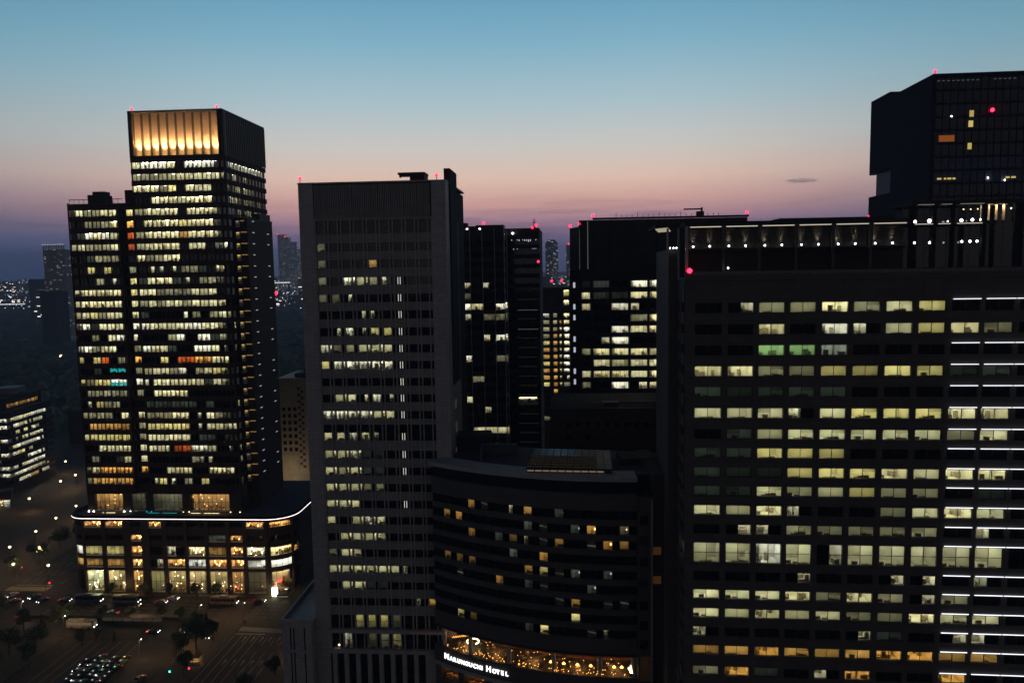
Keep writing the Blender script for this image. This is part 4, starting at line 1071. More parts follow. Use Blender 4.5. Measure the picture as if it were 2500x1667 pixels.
for x_, w_ in ((38.6, .3), (40.0, .25), (41.3, .35), (42.6, .4), (47.6, .5), (48.8, .25)):
    part('lit_fin', MB().box(x_, x_ + w_, 5.2, 5.5, 137.6, 140.55), 'louvre', T3)
    l_ = bpy.data.lights.new('fin_lamp', 'POINT'); l_.energy = 60 if w_ < .45 else 200; l_.color = (1, .8, .5); l_.shadow_soft_size = .1
    lo = bpy.data.objects.new('fin_lamp', l_); COL.objects.link(lo); lo.parent = T3; lo.location = (x_ + w_ / 2, 4.6, 140.2)
for q in range(14):
    part('penthouse_glass', MB().box(25.6 + q * 2.1, 27.6 + q * 2.1, 8.6, 8.7, 126.9, 140.5), 'black_glass', T3)
part('parapet_screen', MB().box(-17.6, 55.6, 1.2, 1.3, 126.9, 128.6), 'black_glass', T3)

# ------------------------------------------------------------------ faceted tower far right
T4 = grid_root('faceted_tower', 'dark faceted skyscraper with stepped left side and few lit rooms, top right', 'tower', (136.92, 255.0), 4.2)
part('upper_body', MB().box(0, 60, .6, 51, 163.2, 188.2), 'blue_glass', T4); part('setback_body', MB().box(0.2, 60, .6, 46, 154.8, 163.2), 'setback', T4); part('lower_body', MB().box(0, 60, .6, 51, 0, 154.8), 'blue_glass', T4)
part('crown', MB().prism([(-1.2, -.4), (60, -1.2), (60, 52), (-1.2, 33.5)], 188.2, 189.2), 'slate_panel', T4)
part('side_block', MB().prism([(-1.2, 0.2), (0, 0.2), (0, 51.2), (-1.2, 51.2)], 163.2, 188.2).prism([(-1.2, 33.5), (10, 33.5), (10, 51.2), (-1.2, 51.2)], 188.2, 191.0), 'slate_panel', T4)
part('side_block', MB().prism([(-1.2, 0.2), (0, 0.2), (0, 51.2), (-1.2, 51.2)], 128, 154.8), 'slate_panel', T4)
part('side_block', MB().box(-1.2, 0.1, .2, 31, 154.8, 163.2), 'slate_panel', T4); part('setback_glass', MB().box(-.4, 0.1, 31.1, 46.2, 154.8, 163.2), 'setback', T4)
for i in range(26): part('mullion', MB().box(.1 + i * 2.3, .22 + i * 2.3, .25, .62, 146, 188.1), 'dark_metal', T4)
for z_ in (184.2, 180.0, 175.8, 171.6, 167.4, 163.2, 159.0, 154.8, 150.6): part('floor_band', MB().box(0.0, 60, .32, .61, z_ - .35, z_ + .35), 'slate_panel', T4)
for x_, z_, w_, c_ in ((1.4, 168.0, 4.8, (.2, .058, .014)), (10.6, 175.6, 1.3, (.45, .33, .1)), (10.4, 172.4, 1.4, (.6, .45, .15)), (10.4, 165.4, 1.2, (.5, .38, .1))):
    b = MB(); b.box(0, w_, .2, .3, 0, 2.0); put('window', b.mesh('window', ['lit_soft']), T4, (x_, 0, z_), col=c_)
for x_, w_ in ((1.3, 1.3), (3.4, .7), (4.5, 1.2), (6.1, .9), (22.5, 1.2), (24.2, 1.4)):
    b = MB(); b.box(0, w_, .2, .3, 0, .55); put('window', b.mesh('window', ['lit_soft']), T4, (x_, 0, 156.0), col=(.55, .42, .14))
for i in range(9): part('eave_lamp', MB().box(.2 + i * 1.5, .9 + i * 1.5, -.15, .0, 186.9, 187.1), 'eave_dim', T4)
for i in range(5): part('eave_lamp', MB().box(17.5 + i * 1.5, 18.2 + i * 1.5, -.15, .0, 187.0, 187.2), 'eave_dim', T4)
beacon(T4, -.6, 0, 189.3, .45, .2)
b = MB(); b.box(16.9, 17.5, -.3, .2, 176.3, 177.0, 0).ball(17.2, -.5, 177.4, .62, 8, 1); part('beacon', b, ['dark_metal', 'red_lamp'], T4)
for x_, z_ in ((5.0, 175.9), (17.0, 156.2), (22.2, 155.4)): part('room_lamp', MB().ball(x_, .1, z_, .22, 6), 'white_spot', T4)
beacon(T4, -1.1, 50.6, 147.2, .3, .1)

# ------------------------------------------------------------------ buildings behind
def slab(name, label, P, deg, w, d, h, mt, cat='office building'):
    t = grid_root(name, label, cat, P, deg)
    return t
T5 = slab('flat_topped_block', 'low flat-topped dark building just behind the lit crown on the right', (80.0, 215.0), 4.2, 0, 0, 0, '')
part('wall', MB().box(-6.0, 30, 0, 30, 0, 141.6), 'dark_panel', T5)
part('parapet', MB().box(-6.15, 30.2, -.2, 30, 141.6, 142.2), 'dark_panel', T5)
for x_ in (4.5, 12.5): part('joint', MB().box(x_, x_ + .2, -.12, -.01, 120, 141.5), 'grey_metal', T5)

T6 = grid_root('glass_office', 'dark gridded office tower with scattered lit windows, right of the concrete tower', 'office building', (-7.98, 300.0), 4.2)
part('core', MB().box(-13.5, 5.2, 5, 40, 0, 144.5), 'room_dark', T6)
rows6 = [(144.6 - 4.03 * i - 2.5 - 4.1, 144.6 - 4.03 * i - 4.1) for i in range(26)]
pat6 = ['....'] * 4 + ['.d>.', 'm...', 'ww.o', 'd.mm', '.<..', '.>.w', '....', 'o..m', '....', '<d..', '....', 'm...', '>.>.', '....', 'dmmm', '....', '....', '....', '....', '....', '....', '....']
pat6 = ['....', '....', '....', '....', '>.<.', 'd...', 'wo.w'[:4], '>.dd', '....', '..<w', '....', 'w..d', '....', '<d..', '....', 'm...', '<.<.', '....', '.mmm', '....'] + ['....'] * 6
for (zb, zh), p in zip(rows6, pat6):
    for j, s in enumerate(p): window(T6, s, -10.0 + 4.75 * j, .3, zb, 4.5, 2.5, panes=3, deep=4.0, gain=.9)
bands(T6, 'spandrel', 'dark_panel', -13.6, 5.3, .15, .9, rows6, 0, 145.0)
for j in range(5): part('mullion', MB().box(-12.45 + 4.75 * j - .12, -12.45 + 4.75 * j + .12, 0, .5, 0, 145), 'grey_metal', T6)
part('parapet', MB().box(-13.7, 5.4, 0, .6, 145, 145.9), 'dark_metal', T6)
part('edge_fin', MB().box(5.35, 5.75, -.1, 1.0, 0, 145.6), 'grey_metal', T6)
part('roof_plant', MB().box(-11.8, -9.0, 4, 8, 145, 147.4).box(-6, 5, 6, 12, 145, 146.6), 'dark_metal', T6)
for x_ in (-8.6, -3.7): part('roof_lamp', MB().ball(x_, .2, 144.9, .35, 6), 'white_spot', T6)
beacon(T6, -2.2, .4, 145.9, .45, .5)

T7 = grid_root('shadowed_office', 'unlit narrow office tower with rooftop mast and red lamps, behind the gridded one', 'office building', (3.29, 315.0), 4.2)
part('core', MB().box(-6.3, 8.2, .6, 40, 0, 145.6), 'room_dark', T7)
for i in range(27):
    z_ = 143.0 - i * 3.9
    part('spandrel', MB().box(-6.4, 8.3, .1, .62, z_ - 1.6, z_), 'dark_panel', T7)
    part('glazing', MB().box(-6.3, 8.2, .3, .58, z_ - 3.88, z_ - 1.62), 'black_glass', T7)
    if i in (7, 9): part('balcony_light', MB().box(-.8, 7.4, .0, .08, z_ - 3.0, z_ - 2.85), 'dim_line', T7)
    elif i > 5: part('balcony_light', MB().box(-.8, 7.2, .0, .06, z_ - 2.6, z_ - 2.5), 'dimmer_line', T7)
rnd2 = random.Random(5)
for z_ in (140.4, 137.4):
    for q in range(14):
        x_ = -3.0 + q * .75
        if rnd2.random() < .75: part('office_lamp', MB().box(x_, x_ + .35, .2, .28, z_ + rnd2.uniform(-.3, .5), z_ + .7), 'pale_slit', T7)
window(T7, 'y', 3.0, -.3, 75.0, 8.2, 1.9, panes=8, deep=.75, gain=2.5)
mast = MB()
for q in range(5): mast.box(6.3 - .25 * (5 - q) / 3, 6.3 + .25 * (5 - q) / 3, 1.0, 1.4, 145.6 + q * .8, 146.4 + q * .8)
mast.box(5.4, 7.2, 1.1, 1.3, 147.6, 147.75).box(5.7, 6.9, 1.1, 1.3, 148.6, 148.75); part('mast', mast, 'dark_metal', T7)
beacon(T7, 7.0, .4, 145.6, .5, .5); beacon(T7, 5.6, .4, 145.0, .35, .3); beacon(T7, 7.8, .2, 131.6, .4, .1)
part('roof_lamp', MB().ball(-2.3, .1, 143.6, .4, 6), 'white_spot', T7)

T8 = grid_root('lit_office', 'dark office tower with blocks of bright white windows, behind the right-hand slab', 'office building', (51.82, 280.0), 4.2)
rows8 = [(124.7 - 4.09 * i - 2.45, 124.7 - 4.09 * i) for i in range(13)]
bays8 = [(-26.3, 2.9), (-22.1, 5.6), (-15.5, 5.8), (-8.7, 5.8), (-1.95, 5.8), (5.0, 5.8), (11.8, 5.8), (18.6, 5.8), (25.4, 5.6)]
pat8 = ['.g.ww....', 'mggoo....', 'm.w<....', '...do....', '..wmo....', '.>w......', 'dooom....', '.mdmm....', 'moomo....', 'd.w>o....', '.dmmo....', 'd.moo....', '.........']
for (zb, zh), p in zip(rows8, pat8):
    for (x_, w_), s in zip(bays8, p.ljust(9, '.')): window(T8, s, x_ + w_ / 2, .3, zb, w_, 2.45, panes=2 if w_ < 4 else 4, deep=4.2, gain=1.15)
bands(T8, 'spandrel', 'dark_panel', -27.0, 32.4, .15, .9, rows8, 0, 128.6)
part('core', MB().box(-26.8, 32.2, 5, 45, 0, 146.5), 'room_dark', T8)
for x_ in (-26.9, -22.9, -16.0, -9.2, -2.4, 4.4, 11.2, 18.0, 24.8, 31.6): part('pier', MB().box(x_ - .25, x_ + .25, -.1, .95, 0, 146.4), 'dark_panel', T8)
for i in range(13):
    part('upper_panel', MB().box(-26.6 + i * 4.53, -22.2 + i * 4.53, .2, .9, 128.7, 146.4), 'dark_panel', T8)
part('parapet', MB().box(-22.3, 32.6, -.15, .6, 146.5, 147.2), 'dark_metal', T8)
part('chamfer', MB().prism([(-27.0, 1.0), (-22.35, -.1), (-22.35, 20), (-30.5, 20), (-30.5, 12)], 128.7, 144.2), 'dark_panel', T8)
part('light_strip', MB().box(-27.15, -26.95, -.1, .1, 129, 143).box(-24.2, -24.0, -.25, -.05, 129, 146), 'dim_line', T8)
for x_, y_, z_ in ((-30.3, 12, 144.2), (-26.9, 1.2, 144.4), (-22.2, .2, 147.2), (32.0, .4, 147.2)): beacon(T8, x_, y_, z_, .45, .3)
part('roof_crane', MB().box(10.5, 17.2, 4, 4.5, 149.6, 150.1).box(15.0, 17.6, 3.4, 5.2, 147.2, 149.0).box(16.6, 17.2, 3.9, 4.6, 149.0, 150.4), 'dark_metal', T8)
for q in range(20): part('rail_post', MB().box(-14 + q * 1.9, -13.85 + q * 1.9, .3, .4, 147.2, 147.2 + (.9 if q % 4 else 1.7)), 'dark_metal', T8)
part('return_flank', MB().box(-30.6, -27.1, 12.5, 44, 0, 128.6), 'dark_panel', T8)
for i in range(12):
    if i % 3 != 1: part('flank_window', MB().box(-29.4, -28.6, 12.38, 12.46, 122 - i * 4.09, 124 - i * 4.09), 'pale_slit', T8)

T9 = grid_root('hotel_slab', 'small far tower with columns of orange and white windows, between two dark towers', 'apartment building', (25.47, 480.0), 4.2)
part('core', MB().box(-9, 14, 3.2, 40, 0, 116.5), 'room_dark', T9)
rows9 = [(101.4 - 4.3 * i - 2.6, 101.4 - 4.3 * i) for i in range(16)]
cols9 = [(-4.7, 4.9), (1.4, 2.3), (4.7, 1.2), (8.4, 3.3)]
pat9 = ['nd.o', 'ddao', 'ddow', 'daow', 'yaoo', 'aaow', 'aaow', 'yaow', 'aaow', 'aao>', 'yaod', '.a..', '.a.o', '.a.o', '.a..', 'daod']
for (zb, zh), p in zip(rows9, pat9):
    for (x_, w_), s in zip(cols9, p): window(T9, s, x_, .3, zb, w_, 2.6, panes=3 if w_ > 4 else 1, deep=2.6, gain=1.3)
window(T9, 'o', 8.4, .3, 106.5, 3.3, 2.6, panes=2, deep=2.6); window(T9, 'y', 8.4, .3, 112.0, 3.3, 3.4, panes=2, deep=2.6)
bands(T9, 'spandrel', 'brown_metal', -9.1, 14.1, .15, .8, rows9, 0, 105.5)
for a, c in ((-9.1, -7.2), (-2.2, .2), (2.6, 4.05), (5.35, 6.7), (10.1, 14.1)): part('pier', MB().box(a, c, .05, .85, 0, 116.6), 'brown_metal', T9)
part('crown', MB().box(-7.1, 6.6, .4, 3, 105.6, 116.5), 'dark_panel', T9)
part('roof_edge', MB().box(-9.3, 14.3, -.1, 40, 116.7, 117.4), 'dark_panel', T9)
for x_ in (-.5, 5.6): beacon(T9, x_, 2, 117.4, .6, 3.2)

T10 = grid_root('brown_block', 'low brown stone building with small square windows, behind the hotel roof', 'office building', (29.65, 225.0), 4.2)
part('wall', MB().box(-18.8, 28, .5, 30, 0, 88.0), 'brown_stone', T10)
part('parapet', MB().box(-19.0, 28, -.2, .5, 87.2, 88.6), 'brown_stone', T10)
part('roof', MB().box(-18.7, 27.9, .55, 29.9, 88.0, 88.12), 'slate_panel', T10)
part('roof_duct', MB().box(-3.0, 1.5, 4, 6.5, 88.13, 89.6).box(-8, 14, 8, 8.4, 88.6, 89.0), 'dark_metal', T10)
for r_ in range(4):
    for j in range(10):
        x_, z_ = -14.1 + j * 2.85, 82.9 - r_ * 3.9
        lit = {(3, 0): (.7, .6, .25), (3, 4): (.5, .2, .06), (3, 7): (.8, .75, .5), (3, 8): (.85, .8, .6)}.get((r_, j))
        if (r_ == 1 and j not in (0, 2, 9)) or (r_ == 2): continue
        b = MB(); b.box(-.02, 1.42, .42, .48, -.02, 1.42, 1); b.box(-.12, 1.52, .36, .41, -.14, -.04, 0)
        put('window', b.mesh('window', ['brown_stone', 'lit_soft' if lit else 'black_glass']), T10, (x_, 0, z_), col=lit or (0, 0, 0))
b = MB(); b.box(0, 1.5, .4, .48, 0, .35); put('window', b.mesh('window', ['lit_soft']), T10, (-19.6, -.2, 72.0), col=(.8, .85, .9))

T11 = grid_root('chequered_building', 'beige building with a chequered strip of panels, half hidden between two towers', 'building', (-114.0, 400.4), 4.2)
part('wall', MB().box(-12, 12, .5, 40, 0, 73.5), 'beige_stone', T11)
part('parapet', MB().box(-12.1, 12.1, .2, .6, 73.5, 74.6), 'beige_stone', T11)
part('blank_panel', MB().box(-7.4, 1.3, .3, .52, 24.6, 35.0), 'beige_stone', T11); part('blank_panel', MB().box(-7.3, 1.4, .35, .52, 63.2, 71.5), 'beige_stone', T11)
for i in range(7):
    for j in range(3):
        x_, z_ = -6.6 + j * 2.95, 57.4 - i * 3.55
        b = MB(); b.box(0, 1.7, .42, .52, 0, 1.9, 1); b.box(-.1, 1.8, .3, .5, -.2, -.04, 0); put('window', b.mesh('window', ['beige_stone', 'black_glass']), T11, (x_, 0, z_))
for i in range(13):
    part('chequer_panel', MB().box(1.9, 3.3, .4, .53, 68.4 - i * 3.3, 69.8 - i * 3.3), 'brown_stone', T11); part('chequer_panel', MB().box(3.6, 5.0, .4, .53, 66.8 - i * 3.3, 68.2 - i * 3.3), 'brown_stone', T11)
part('roof_gable', MB().prism([(-2, 8), (12, 8), (12, 20), (-2, 20)], 74, 76).prism([(3, 8.5), (12, 8.5), (12, 19), (3, 19)], 76, 78.5), 'roof', T11)
l_ = bpy.data.lights.new('wall_fill', 'AREA'); l_.energy = 1000; l_.color = (1, .82, .56); l_.size = 6  # unseen area light, added to brighten the beige wall
lo = bpy.data.objects.new('wall_fill', l_); COL.objects.link(lo); lo.parent = T11; lo.location = (-3, -14, 20); lo.rotation_euler = Vector((0, 14, 22)).to_track_quat('-Z', 'Y').to_euler()

T12 = thing('corner_office', 'office building with many white lit windows and an amber top row, left edge', 'office building', (-299.5, 455, 0), 0)
rows12 = [(45.4 - 4.15 * i - 2.2, 45.4 - 4.15 * i) for i in range(10)]
pat12 = ['nwnnnwwww', '>wnn>>nw.', '.n.n.nd..', '.<>n>nwo.', 'nowwooo>.', 'wyy.d....', '...>wow>.', 'w.noowoo.', 'owooonnd.', '.onoaA.wo']
for (zb, zh), p in zip(rows12, pat12):
    for j, s in enumerate(p): window(T12, {'n': 'o', 'o': 'w', 'm': 'w'}.get(s, s), -.15, 5.0 + 3.9 * j, zb, 3.3, 2.2, rz=math.pi / 2, panes=2, deep=3.6, gain=1.5)
    window(T12, rnd.choice('w.wn'), -3.2, .15, zb, 4.6, 2.2, panes=3, deep=3.2); window(T12, rnd.choice('.w.n'), -9.0, .15, zb, 5.0, 2.2, panes=3, deep=3.2)
zt = 49.4
for (zb, zh) in rows12:
    part('spandrel', MB().prism([(-40, -.1), (-3, -.1), (-.6, .6), (.1, 3), (.1, 44), (-.8, 44), (-.8, 3.4), (-1.2, 1.4), (-3, .8), (-40, .8)], zh, zt), 'dark_panel', T12); zt = zb
part('spandrel', MB().prism([(-40, -.1), (-3, -.1), (-.6, .6), (.1, 3), (.1, 44), (-.8, 44), (-.8, 3.4), (-1.2, 1.4), (-3, .8), (-40, .8)], 0, zt), 'dark_panel', T12)
part('core', MB().box(-40, -4.2, 4.2, 44, 0, 49), 'room_dark', T12)
part('roof', MB().box(-40, .1, -.1, 44, 49.4, 49.7), 'roof', T12)
for j in range(8): window(T12, 'a', -3.0, 6 + 4.0 * j, 51.0, 3.2, 2.2, rz=math.pi / 2, panes=2, deep=2.0, gain=1.0)
part('penthouse', MB().box(-40, -5.2, 3.6, 42, 49.7, 56.5).box(-5.2, -2.6, 3.4, 4.2, 49.7, 56.5).box(-5.2, -2.6, 37, 38, 49.7, 56.5), 'dark_panel', T12)
part('penthouse_sill', MB().box(-5.2, -2.85, 4.3, 37, 49.7, 50.95).box(-5.2, -2.85, 4.3, 37, 53.3, 56.5), 'brown_metal', T12)
part('roof_slab', MB().box(-40, -1.4, 2.4, 43, 56.5, 57.3), 'dark_panel', T12)
part('plant_box', MB().box(-20, -8, 20, 32, 57.3, 61), 'grey_panel', T12)
T13 = thing('low_annexe', 'low pale building with a blank upper wall, behind the amber-topped office', 'building', (-322, 590, 0), 0)
part('wall', MB().box(-20, 60, 0, 20, 0, 26), 'dark_panel', T13)
part('blank_wall', MB().box(18, 60, -.3, 0, 16, 26.5), 'beige_stone', T13)
for q in range(5): part('doorway', MB().box(20 + q * 6, 23 + q * 6, -.4, -.3, 2, 6), 'black_glass', T13)
# ------------------------------------------------------------------ street lamps
def street_lamp(label, u, v, h=8.0, mt='lamp_yellow', power=420, col=(1, .66, .32), arm=0.0, r=.24, world_xy=None, group='street lamps'):
    x_, y_ = world_xy or gw(u, v)
    t = thing('street_lamp', label, 'street lamp', (x_, y_, .1), -ga, group=group)
    part('pole', MB().cyl(0, 0, 0, h, .09, .06, n=8), 'dark_metal', t)
    part('base', MB().cyl(0, 0, 0, .5, .2, .14, n=8), 'dark_metal', t)
    if arm: part('arm', MB().tube((0, 0, h), (arm, 0, h + .25), .05, n=6), 'dark_metal', t)
    hd = MB(); hd.ball(arm, 0, h + .25, r, 8, 1); hd.cyl(arm, 0, h + .42 + r * .4, h + .55 + r * .4, r * 1.1, r * .3, n=10, m=0)
    part('lamp_head', hd, ['dark_metal', mt], t)
    if power:
        l_ = bpy.data.lights.new('bulb', 'POINT'); l_.energy = power; l_.color = col; l_.shadow_soft_size = .3
        lo = bpy.data.objects.new('bulb', l_); COL.objects.link(lo); lo.parent = t; lo.location = (arm, 0, h - .4)
    return t
AV = [(-229, 362), (-228, 341), (-214, 340), (-213, 320), (-197, 318), (-231, 382), (-232, 402), (-232, 423)]
nm = ['fourth', 'near left', 'near right', 'nearest left', 'nearest right', 'fifth', 'sixth', 'farthest']
for (x_, y_), n_ in zip(AV, ('tall lamp on the broad avenue left of the podium, third row from the crossing', 'tall lamp on the broad avenue, outer side, second row from the crossing', 'tall lamp on the broad avenue, podium side, second row from the crossing',
        'tall lamp on the broad avenue, outer side, first row from the yellow crossing', 'tall lamp on the broad avenue, podium side, first beyond the yellow crossing', 'tall lamp beside the left end of the white cornice line',
        'tall lamp just above the left end of the cornice line', 'farthest tall lamp in the row behind the podium corner')):
    street_lamp(n_, 0, 0, 8.0, world_xy=(x_, y_), r=.6, power=1500, group='tall lamps on the broad avenue')
for (x_, y_), n_ in zip([(-266, 417), (-268, 466), (-269, 452), (-294, 501)], ('orange lamp nearest the lit corner shop of the white-windowed office', 'orange lamp by the far end of the white-windowed office', 'orange lamp halfway along the white-windowed office', 'orange lamp beside the blank pale wall')):
    street_lamp(n_, 0, 0, 8.0, 'warm_lamp', 1500, (1, .6, .25), world_xy=(x_, y_), r=.6, group='orange lamps by the white-windowed office')
for (u_, v_), n_ in zip([(37.5, -23.0), (26.5, -47), (14.0, -52.5), (-24, -36), (-1.5, -25.2), (22, -25.4), (-48.3, -24.5), (63.5, -48)],
        ('street lamp at the tip of the traffic island', 'street lamp under the dark trees by the kiosk', 'street lamp at the bend of the forecourt road', 'street lamp beside the cream bus', 'street lamp at the middle of the median', 'street lamp at the right end of the median', 'street lamp at the garden corner of the left road', 'street lamp at the foot of the concrete tower')):
    street_lamp(n_, u_, v_, 6.5, 'lamp_bright', 850, (1, .62, .30), arm=.8, r=.16, group='street lamps round the station square')
for u_, n_ in zip((-35, -20, -4, 10, 24, 37), ('leftmost', 'second', 'third', 'fourth', 'fifth', 'rightmost')):
    street_lamp('short lamp on the podium pavement, %s of six' % n_, u_, -2.6, 4.2, 'warm_lamp', 200, (1, .62, .3), r=.12, group='lamps along the podium pavement')
PL = street_lamp('lone bright orange lamp out in the dark park', 0, 0, 14, 'warm_lamp', 0, world_xy=(-644, 1105), r=2.0, group=None)

# ------------------------------------------------------------------ trees
def leafy(seed, h, rx, n, conifer=False):
    g = random.Random(seed); b = MB()
    cl = []
    for _ in range(11):
        a = g.uniform(0, 6.28); rr = rx * g.uniform(.1, .75); z = h * g.uniform(.42, .88); cl.append((rr * math.cos(a), rr * math.sin(a), z, rx * g.uniform(.3, .55)))
    for _ in range(n):
        if conifer:
            t = g.random(); z = h * (.12 + .86 * t); r = rx * (1 - t) * math.sqrt(g.random()) * g.uniform(.7, 1.1); a = g.uniform(0, 6.28); p = Vector((r * math.cos(a), r * math.sin(a), z))
        else:
            c = g.choice(cl); d = Vector((g.gauss(0, 1), g.gauss(0, 1), g.gauss(0, .8))); d.normalize(); d *= c[3] * g.random() ** .4; p = Vector(c[:3]) + d
        s = g.uniform(.16, .36); ax = Vector((g.gauss(0, 1), g.gauss(0, 1), g.gauss(0, 1))).normalized(); ay = ax.orthogonal().normalized()
        b.quad(tuple(p - ax * s), tuple(p + ay * s * .6), tuple(p + ax * s), tuple(p - ay * s * .6))
    tr = MB(); tr.tube((0, 0, 0), (.05, 0, h * .5), .22, .13, 8); tr.tube((.05, 0, h * .5), (0, .1, h * .85), .13, .04, 6)
    for c in cl[:7]:
        tr.tube((.03, 0, h * .4), c[:3], .09, .03, 5)
    return b.mesh('crown', ['leaf']), tr.mesh('trunk', ['bark'])
KIND = [leafy(1, 8.5, 3.2, 1900), leafy(2, 10.5, 3.9, 2400), leafy(3, 6.5, 2.6, 1500), leafy(4, 9.0, 2.0, 1700, True)]
def tree(label, u, v, k, s=1.0, rz=0.0, group='trees round the station square'):
    x_, y_ = gw(u, v)
    t = thing('tree' if k < 3 else 'conifer_tree', label, 'tree', (x_, y_, .1), rz, group=group)
    cr_ = put('crown', KIND[k][0], t); tr_ = put('trunk', KIND[k][1], t)
    t.scale = (s, s, s)
    return t
for i, (u_, v_, k_, s_, n_) in enumerate([(-56.5, -25, 1, 1.1, 'round dark tree at the left edge of the picture'), (-39.6, -35.5, 0, 1.0, 'dark tree left of the pointed evergreen in the garden'), (-29.5, -39.5, 3, 1.0, 'pointed evergreen standing alone in the garden'),
        (-26, -33.0, 1, 1.0, 'broad dark tree in front of the cream bus'), (27.5, -40, 1, 1.05, 'dark tree at the top of the traffic island clump'), (30.5, -46, 1, 1.15, 'widest tree in the traffic island clump'), (28.5, -52, 0, 1.1, 'dark tree left of the lit kiosk'),
        (33.5, -39.5, 0, .95, 'tree on the right side of the island clump'), (28.8, -34.2, 3, .9, 'slim evergreen at the tip of the island clump'), (34.5, -61, 2, 1.1, 'small tree beside the red signal'), (-12, -44, 2, .9, 'small dark tree at the head of the taxi lot'),
        (-2, -40.9, 3, .5, 'little pointed shrub between taxi lot and bus stop'), (-8.5, -40.5, 2, .6, 'little round shrub by the bus stop'), (60, -75, 2, 1.2, 'bush at the lower right by the concrete tower'), (64.5, -62, 2, 1.0, 'tree against the foot of the concrete tower'),
        (-33, -52, 1, 1.0, 'dark tree deep in the station garden'), (-20, -60, 0, 1.0, 'garden tree near the orange light'), (-39, -62, 1, 1.2, 'large garden tree low on the left'), (-27, -74, 0, 1.2, 'lowest garden tree, cut by the frame')]):
    tree(n_, u_, v_, k_, s_, i * 1.3)
for i, u_ in enumerate((-12, -2, 9, 17.5, -26)):
    tree('slim street tree on the podium pavement, %s from the left' % ('second', 'third', 'fourth', 'fifth', 'first')[i], u_, -2.4, 2, .85, i, 'street trees in front of the podium')
for i, (u_, v_) in enumerate([(-16, -23.9), (-6, -23.9), (6, -23.9), (14, -23.9)]):
    tree('young tree on the median strip, %s from the left' % ('first', 'second', 'third', 'fourth')[i], u_, v_, 2, .8, i * 2, 'young trees on the median')
OR_ = ('first', 'second', 'third', 'fourth', 'fifth', 'sixth', 'seventh', 'eighth')
for q in range(8):
    tree('avenue tree on the outer side of the broad avenue, %s from the crossing' % OR_[q], -79.5, 14 + q * 15, 1, 1.0 + .1 * (q % 3), q, 'trees lining the broad avenue')
    tree('avenue tree beside the podium flank, %s from the crossing' % OR_[q], -49.3, 20 + q * 15, 0, 1.0 + .1 * (q % 3), q * 2, 'trees lining the broad avenue')
for q, (u_, v_) in enumerate([(-44, -46), (-36, -45), (-25, -50), (-44, -56), (-30, -62), (-35, -72)]):
    tree('low garden tree in the dark station garden, %s of six' % OR_[q], u_, v_, (0, 2, 1)[q % 3], 1.0, q, 'low trees in the station garden')
hedge = MB(); g_ = random.Random(4)
for q in range(2600):
    p = Vector((g_.uniform(-46, 18.5), g_.uniform(-24.3, -23.5), g_.uniform(.2, .95))); ax = Vector((g_.gauss(0, 1), g_.gauss(0, 1), g_.gauss(0, 1))).normalized() * .22; ay = ax.orthogonal() * .7
    hedge.quad(tuple(p - ax), tuple(p + ay), tuple(p + ax), tuple(p - ay))
o = part('hedge', hedge, 'leaf', None, loc=(GP[0], GP[1], 0), rz=-ga); o['label'] = 'long low hedge on the median of the avenue'; o['category'] = 'hedge'

# ------------------------------------------------------------------ vehicles
def build_car(mt, lamp=True, taxi=None, tail=True):
    t = put('car', None)
    b = MB()
    prof = [(-2.2, .3), (-2.25, .62), (-2.1, .86), (-1.35, .95), (-.75, 1.42), (.75, 1.46), (1.45, .98), (2.1, .9), (2.3, .6), (2.25, .3)]   # side view, nose at -x
    def ring_(y, k):
        return [(x * (1 if z < 1 else .99), y * (1 if z < 1.0 else .80), z) for x, z in prof]
    n = len(prof); base = len(b.v)
    for y in (-.84, .84): b.v += ring_(y, 0)
    b.v += [(x, 0, z + (.03 if z > .8 else 0)) for x, z in prof]
    for i in range(n):
        j = (i + 1) % n
        b.f.append((base + i, base + j, base + 2 * n + j, base + 2 * n + i)); b.m.append(0)
        b.f.append((base + 2 * n + i, base + 2 * n + j, base + n + j, base + n + i)); b.m.append(0)
    b.f.append(tuple(base + i for i in reversed(range(n)))); b.m.append(0); b.f.append(tuple(base + n + i for i in range(n))); b.m.append(0)
    part('body', b, mt, t)
    gl = MB()
    for s in (-1, 1): gl.quad((-1.15, s * .80, .98), (1.2, s * .80, 1.0), (.66, s * .70, 1.39), (-.7, s * .70, 1.37))
    gl.quad((-1.36, -.72, .985), (-1.36, .72, .985), (-.80, .62, 1.42), (-.80, -.62, 1.42)); gl.quad((1.44, -.72, 1.01), (1.44, .72, 1.01), (.82, .62, 1.46), (.82, -.62, 1.46))
    part('windows', gl, 'black_glass', t)
    for x_ in (-1.4, 1.4):
        for s in (-1, 1):
            w = MB(); k_ = 12; c0 = len(w.v)
            for yy in (s * .66, s * .87):
                for i in range(k_): a = 2 * math.pi * i / k_; w.v.append((x_ + .32 * math.cos(a), yy, .33 + .32 * math.sin(a)))
            for i in range(k_): j = (i + 1) % k_; w.f.append((c0 + i, c0 + j, c0 + k_ + j, c0 + k_ + i)); w.m.append(0)
            w.f.append(tuple(c0 + i for i in range(k_))); w.m.append(0); w.f.append(tuple(c0 + k_ + i for i in range(k_))); w.m.append(0)
            part('wheel', w, 'tyre', t)
    for s in (-1, 1):
        part('headlight', MB().box(-2.32, -2.2, s * .62 - .13, s * .62 + .13, .62, .78), 'headlight' if lamp else 'lens_off', t)
        part('taillight', MB().box(2.24, 2.34, s * .62 - .16, s * .62 + .16, .64, .84), 'taillight' if tail else 'lens_off', t)
    if taxi: part('roof_sign', MB().box(-.2, .05, -.22, .22, 1.47, 1.62), taxi, t)
    return t
PROTO = {}
